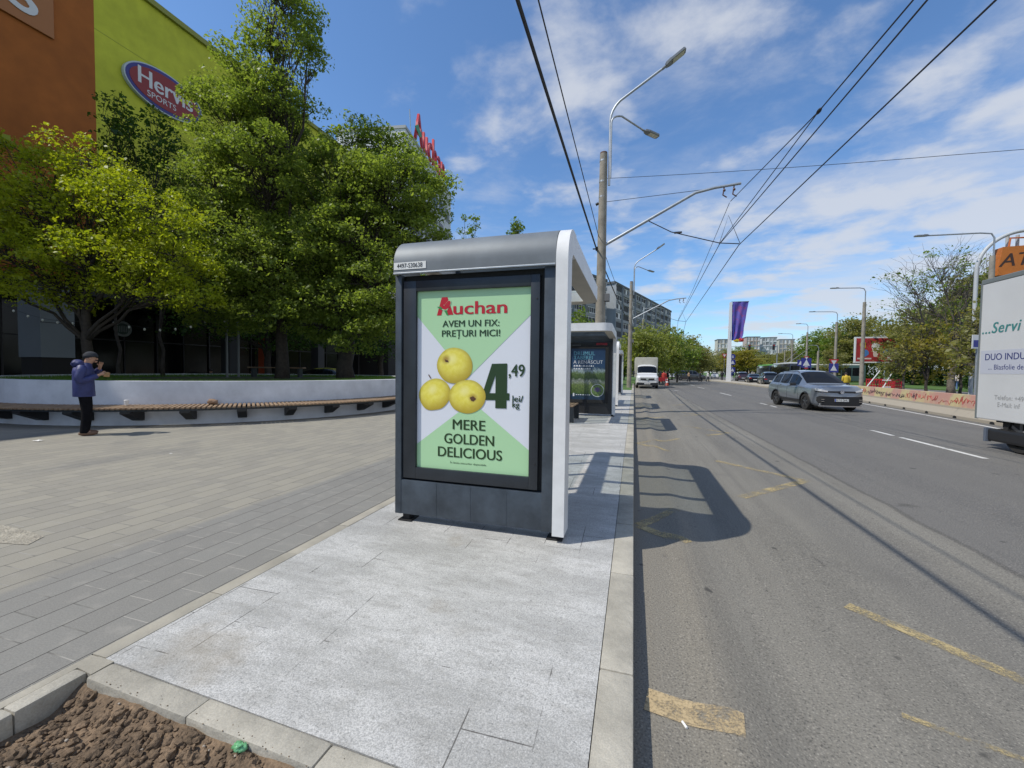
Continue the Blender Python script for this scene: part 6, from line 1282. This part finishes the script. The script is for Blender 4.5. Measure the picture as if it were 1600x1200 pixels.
while s < 36:
    w = rnd.uniform(.35, 1.0); h0 = .45+rnd.uniform(0, .08); hh = rnd.uniform(.16, .34); n_ = rnd.randint(3, 6); kn = [(rnd.uniform(0, .1), rnd.uniform(0, 1))]; pts = []
    for k in range(n_*2): kn.append((min(1, max(0, (k+1)/(n_*2)+rnd.uniform(-.16, .10))), (k % 2)*rnd.uniform(.6, 1)+(1-k % 2)*rnd.uniform(0, .4)))
    for a, c in zip(kn[:-1], kn[1:]):
        bx_ = rnd.uniform(-.10, .10)
        for k in range(6):
            t = k/6; t2 = t*t*(3-2*t); pts.append(on_face(s+w*(1-(a[0]+(c[0]-a[0])*t+bx_*math.sin(math.pi*t))), min(.86, h0+hh*(a[1]+(c[1]-a[1])*t2))))
    dark_ = 20.0 < s < 29
    b = MB(); b.tube(pts, rnd.uniform(.006, .014), 5); b.build('graffiti', gr_d if dark_ and rnd.random() < .8 else gr_r, T); s += w*rnd.uniform(.45, 1.2)
sign_b = mat('sign blue', (.02, .05, .30), .45); sign_w = mat('sign face white', (.62, .62, .62), .45); sign_r = mat('sign face red', (.42, .02, .03), .45)
def sign(px, Y, plates, lab, z0=.1):
    p = at(px, 590, Y); T = thing('road_sign', lab, 'road sign', (p.x, Y, z0), R(12), 'road signs at the crossing'); topz = max(at(px, q[1], Y).z for q in plates)-z0+.4
    b = MB(); b.tube([(0, .05, 0), (0, .05, topz)], .035, 8); b.build('post', galv, T)
    for kind, py, s_ in plates:
        z = at(px, py, Y).z-z0; b = MB()
        if kind == 'yield':
            b.prism([(-s_, z+s_*.8), (s_, z+s_*.8), (0, z-s_)], 'y', -.01, .01); o = b.build('plate', sign_r, T); b = MB(); b.prism([(-s_*.55, z+s_*.52), (s_*.55, z+s_*.52), (0, z-s_*.45)], 'y', -.02, -.011); b.build('symbol', sign_w, o)
        elif kind == 'cross':
            b.bev((-s_, -.012, z-s_), (s_, .012, z+s_), .01); o = b.build('plate', sign_b, T); b = MB(); b.prism([(-s_*.7, z-s_*.6), (s_*.7, z-s_*.6), (0, z+s_*.7)], 'y', -.022, -.013); o2 = b.build('triangle', sign_w, o)
        elif kind == 'arrow':
            b.prism([(s_*math.cos(2*math.pi*i/20), z+s_*math.sin(2*math.pi*i/20)) for i in range(20)], 'y', -.01, .01); o = b.build('plate', sign_b, T); b = MB(); b.prism([(-s_*.1, z+s_*.5), (s_*.15, z+s_*.5), (s_*.15, z-s_*.1), (s_*.5, z-s_*.1), (.02, z-s_*.65), (-s_*.45, z-s_*.1), (-s_*.1, z-s_*.1)], 'y', -.02, -.011); b.build('symbol', sign_w, o)
        else:
            b.prism([(s_*math.cos(2*math.pi*i/20), z+s_*math.sin(2*math.pi*i/20)) for i in range(20)], 'y', -.01, .01); o = b.build('plate', sign_r, T); b = MB(); b.box((-s_*.6, -.02, z-s_*.16), (s_*.6, -.011, z+s_*.16)); b.build('symbol', sign_w, o)
sign(1131, 86, [('yield', 556, .50)], 'red and white give way sign left of the flag pylon', .16)
sign(1144, 88, [('arrow', 557, .50), ('cross', 566, .50), ('cross', 578, .5)], 'stack of blue road signs right of the flag pylon', .16)
sign(1250, 66, [('cross', 567, .42)], 'smaller blue crossing sign left of its larger neighbour')
sign(1259, 62, [('yield', 560, .34), ('cross', 567, .62), ('none', 573, .30)], 'larger blue crossing sign with red signs above and below it')
sign(1302, 54, [('yield', 567, .52), ('cross', 575, .50)], 'give way sign over a blue sign behind the SUV roof')
p = at(1213, 590, 92); q = at(1136, 545, 92); T = thing('traffic_light', 'traffic light mast with two black signals hanging from its long arm', 'traffic light', (p.x, 92, 0)); z = at(1190, 541, 92).z
b = MB(); b.tube([(0, 0, 0), (0, 0, z+.2)], [.12, .08], 10); b.build('mast', galv, T); b = MB(); b.tube([(0, 0, z), (q.x-p.x, 0, z-.1)], [.07, .05], 8); b.build('arm', galv, T)
for px in (1171, 1209):
    x = at(px, 541, 92).x-p.x; b = MB(); b.bev((x-.2, -.15, z-.75), (x+.2, .15, z+.35), .04); h_ = b.build('signal_head', asphalt_black, T)
    for k in range(3): b = MB(); b.lathe([(0, 0), (.11, 0), (.11, .05), (.09, .05)], 14, Matrix.Translation((x, -.15, z+.18-.34*k)) @ Matrix.Rotation(math.pi/2, 4, 'X')); b.build('lens', sign_r if k == 0 else black, h_)
p = at(1138, 592, 72); zt = at(1138, 474, 72).z; T = thing('flag_pylon', 'tall white pylon on the median carrying a long purple flag', 'flagpole', (p.x, 72, .16))
b = MB(); b.prism([(-.34, 0), (.34, 0), (.20, zt), (-.14, zt)], 'y', -.12, .12); b.build('pylon', mat('white pylon paint', (.66, .66, .66), .5), T)
def cloth(name, x0, x1, z0, z1, m_, amp, seed, skew=0):
    b = MB(); n, k = 28, 40; vs = []
    for j in range(k+1):
        for i in range(n+1):
            u, v = i/n, j/k; w = amp*(math.sin(u*13+seed+v*3)*.6+mnoise.noise(Vector((u*4, v*3, seed)))*1.4)*(.3+.7*v if seed < 5 else 1); x = x0+(x1-x0)*u*(1-.28*v*(1+.5*mnoise.noise(Vector((v*3, 0, seed)))))+skew*v; vs.append((x, w, z1+(z0-z1)*v))
    b.add(vs, [(j*(n+1)+i, j*(n+1)+i+1, (j+1)*(n+1)+i+1, (j+1)*(n+1)+i) for j in range(k) for i in range(n)]); return b.build(name, m_, T, smooth=True)
m_, t_, b_, N_, L_ = nodes_mat('purple flag cloth'); tcn = N_('ShaderNodeTexCoord'); nz = noise_(N_, L_, tcn.outputs['Object'], 1.1, 3); L_(mixc(N_, L_, ramp(N_, L_, nz, .5, .66), (.085, .065, .32), (.20, .05, .20)), b_.inputs['Base Color']); b_.inputs['Roughness'].default_value = .6
za, zb_ = at(1140, 472, 72).z-.16, at(1140, 531, 72).z-.16
cloth('flag', .28, 2.55, zb_, za, m_, .22, 2, -.25); cloth('second_flag', .24, .70, zb_-.1, za-.4, mat('blue flag cloth', (.04, .06, .34), .6), .10, 7)
b = MB(); b.tube([(.1, 0, za+.03), (2.6, 0, za+.03)], .04, 6); b.build('flag_boom', galv, T)
b = MB(); b.ball((1.0, 0, zb_-.1), (.42, .15, .26), seed=3, amp=.4, sub=3); b.build('yellow_flag_end', mat('flag yellow', (.55, .42, .03), .6), T); b = MB(); b.ball((1.65, 0, zb_-.02), (.40, .15, .28), seed=4, amp=.4, sub=3); b.build('red_flag_end', mat('flag red', (.42, .02, .02), .6), T)
Ma = face_M((1.2, -.26, (za+zb_)/2), (1, 0, 0), (0, 0, 1))
a_ = at(1334, 567, 75); c_ = at(1402, 526, 75); T = thing('billboard', 'red billboard in a white frame behind the concrete lamp pole', 'billboard', (a_.x, 75, 0)); w, z0, z1 = c_.x-a_.x, a_.z, c_.z
b = MB(); b.bev((0, -.1, z0), (w, .2, z1), .03); b.build('frame', sign_w, T); M = face_M((.18, -.104, z0+.2), (1, 0, 0), (0, 0, 1)); pw, ph = w-.36, z1-z0-.4
P = flat([(0, 0), (pw, 0), (pw, ph), (0, ph)], M, 0).build('poster', mat('billboard red', (.32, .025, .03), .5, var=.35, vs=1.2), T)
for (x, y, rx, ry, cc, sd) in ((.17, .70, .08, .18, (.45, .28, .03), 1), (.80, .72, .11, .16, (.45, .30, .04), 2), (.22, .38, .10, .15, (.06, .16, .38), 3), (.82, .40, .12, .15, (.06, .18, .36), 4), (.50, .60, .11, .22, (.62, .60, .58), 5), (.50, .32, .07, .12, (.55, .45, .42), 6)):
    flat(disc2(x*pw, y*ph, rx*pw, ry*ph, 24, sd, .3), M, .004+.002*sd).build('printed_shape', mat('billboard ink %s' % ('ochre', 'amber', 'blue', 'sky', 'white', 'cream')[sd-1], cc, .5), P)
flat([(pw*.80, ph*.06), (pw*.97, ph*.06), (pw*.97, ph*.2), (pw*.80, ph*.2)], M, .006).build('printed_label', sign_w, P); flat([(pw*.04, ph*.10), (pw*.4, ph*.10), (pw*.4, ph*.16), (pw*.04, ph*.16)], M, .006).build('printed_label', MATS['billboard ink cream'], P)
for x in (w*.25, w*.75): b = MB(); b.tube([(x, .1, 0), (x, .1, z0+.1)], .09, 8); b.build('post', galv, T)
red_pl = mat('red plastic', (.40, .015, .02), .5, var=.2, vs=3)
for px0, px1, Y, lab in ((1354, 1378, 52, 'left panel of the red plastic work fence'), (1374, 1396, 48, 'red plastic work barrier with white lettering strip, nearest panel'), (1392, 1412, 51, 'right panel of the red plastic work fence by the pale trunk')):
    a = at(px0, 595, Y); c = at(px1, 595, Y); w = c.x-a.x; T = thing('work_fence', lab, 'barrier', (a.x, Y, .12), 0, 'red work fences'); b = MB()
    for k in range(7): b.bev((w*k/6-.05, -.03, .05), (w*k/6+.05, .03, 1.0), .01)
    for z in (.2, .5, .85): b.bev((-.05, -.035, z), (w+.05, .035, z+.13), .01)
    b.build('panel', red_pl, T)
    for x in (.15, w-.15): b = MB(); b.bev((x-.1, -.35, 0), (x+.1, .35, .08), .02); b.build('foot', black, T)
    if 'lettering' in lab: b = MB(); b.box((.2, -.04, .86), (w-.2, -.036, .96)); b.box((.2, -.04, .21), (w-.2, -.036, .31)); b.build('white_strip', sign_w, T)
for px, py, qx, qy, lab in ((1351, 603, 1376, 578, 'left white slanting prop pole behind the barrier'), (1378, 598, 1398, 576, 'right white slanting prop pole behind the red fence')):
    a = at(px, py, 46); c = at(qx, qy, 46); b = MB(); b.tube([(a.x, a.y, .13), c], .05, 8); tag(b.build('prop_pole', sign_w), lab, 'pole')
# cones and red barriers beside the van
co_o = mat('cone orange red', (.45, .06, .025), .6)
for px, py, lab in ((1042, 603, 'red and white traffic cone nearest the road, right of the white van'), (1034, 597, 'red traffic cone close to the cab of the white van')):
    g = gnd(px, py); T = thing('traffic_cone', lab, 'traffic cone', (g.x, g.y, 0), 0, 'traffic cones'); b = MB(); b.bev((-.25, -.25, 0), (.25, .25, .05), .02); b.build('base', black, T); b = MB(); b.lathe([(.19, .05), (.045, .95)], 16); b.build('cone_body', co_o, T, smooth=True, ang=40); b = MB(); b.lathe([(.147, .36), (.115, .55)], 16); b.lathe([(.098, .66), (.075, .80)], 16); b.build('white_band', sign_w, T)
p = at(1038, 594, 48); T = thing('work_fence', 'red barrier board by the road worker right of the white van', 'barrier', (p.x-.3, 48, 0), R(20), 'red work fences'); b = MB(); b.bev((-.6, -.03, .55), (.6, .03, .95), .01); b.build('panel', red_pl, T)
for x in (-.45, .45): b = MB(); b.tube([(x, -.25, 0), (x, 0, .9), (x, .25, 0)], .025, 6); b.build('leg', galv, T)
# orange shopping bag sign on its arch
a_ = at(1552, 432, 40); T = thing('bag_sign', 'giant orange shopping bag sign hanging in a grey arch above the truck', 'sign', (a_.x, 40, 0)); k_ = lambda px, py: (at(px, py, 40).x-a_.x, at(px, py, 40).z)
b = MB(); b.prism([k_(1552, 432), k_(1561, 388), k_(1612, 384), k_(1604, 430)], 'y', -.35, .35); bg_ = b.build('bag', mat('orange sign', (.44, .13, .015), .5, var=.15, vs=1), T); b = MB(); b.tube([(*k_(1576, 388)[:1], 0, k_(1576, 388)[1]), (k_(1579, 372)[0], 0, k_(1579, 372)[1]), (k_(1602, 371)[0], 0, k_(1602, 371)[1]), (k_(1603, 386)[0], 0, k_(1603, 386)[1])], .07, 6); b.build('bag_handle', mat('orange handle', (.45, .12, .03), .5), T)
x, z = k_(1556, 412); text_mesh('ATAC', 1.35, face_M((x-.05, -.36, z+.08), (1, 0, .06), (0, 0, 1)), mat('sign dark letters', (.04, .015, .01), .5), parent=bg_, bold=.03, align='LEFT', shear=.25)
cxy = k_(1602, 420); rad_ = k_(1602, 360)[1]-cxy[1]; b = MB(); b.tube([(cxy[0]+rad_*math.cos(t), 0, cxy[1]+rad_*math.sin(t)) for t in [R(-5)+R(190)*i/40 for i in range(41)]], .13, 8); b.tube([(cxy[0]-rad_, 0, 0), (cxy[0]-rad_, 0, cxy[1])], .13, 8); b.tube([(cxy[0]+rad_, 0, 0), (cxy[0]+rad_, 0, cxy[1])], .13, 8)
for x in (k_(1581, 380)[0], k_(1597, 380)[0]): b.tube([(x, .4, cxy[1]-.5), (x, .4, cxy[1]+rad_*.93)], .10, 8)
b.build('arch', mat('arch grey', (.42, .43, .44), .5), T, smooth=True, ang=60)
p = at(1527, 535, 25); T = thing('road_sign', 'small blue and white direction sign at the edge of the box truck', 'road sign', (p.x, 25, .05), R(20), 'road signs at the crossing'); b = MB(); b.tube([(0, 0, 0), (0, 0, p.z)], .04, 8); b.build('post', galv, T); b = MB(); b.bev((-.35, -.07, p.z-.35), (.35, -.045, p.z+.3), .01); b.build('plate', sign_w, T); b = MB(); b.box((-.28, -.076, p.z-.28), (.28, -.071, p.z+.05)); b.build('symbol', sign_b, T)
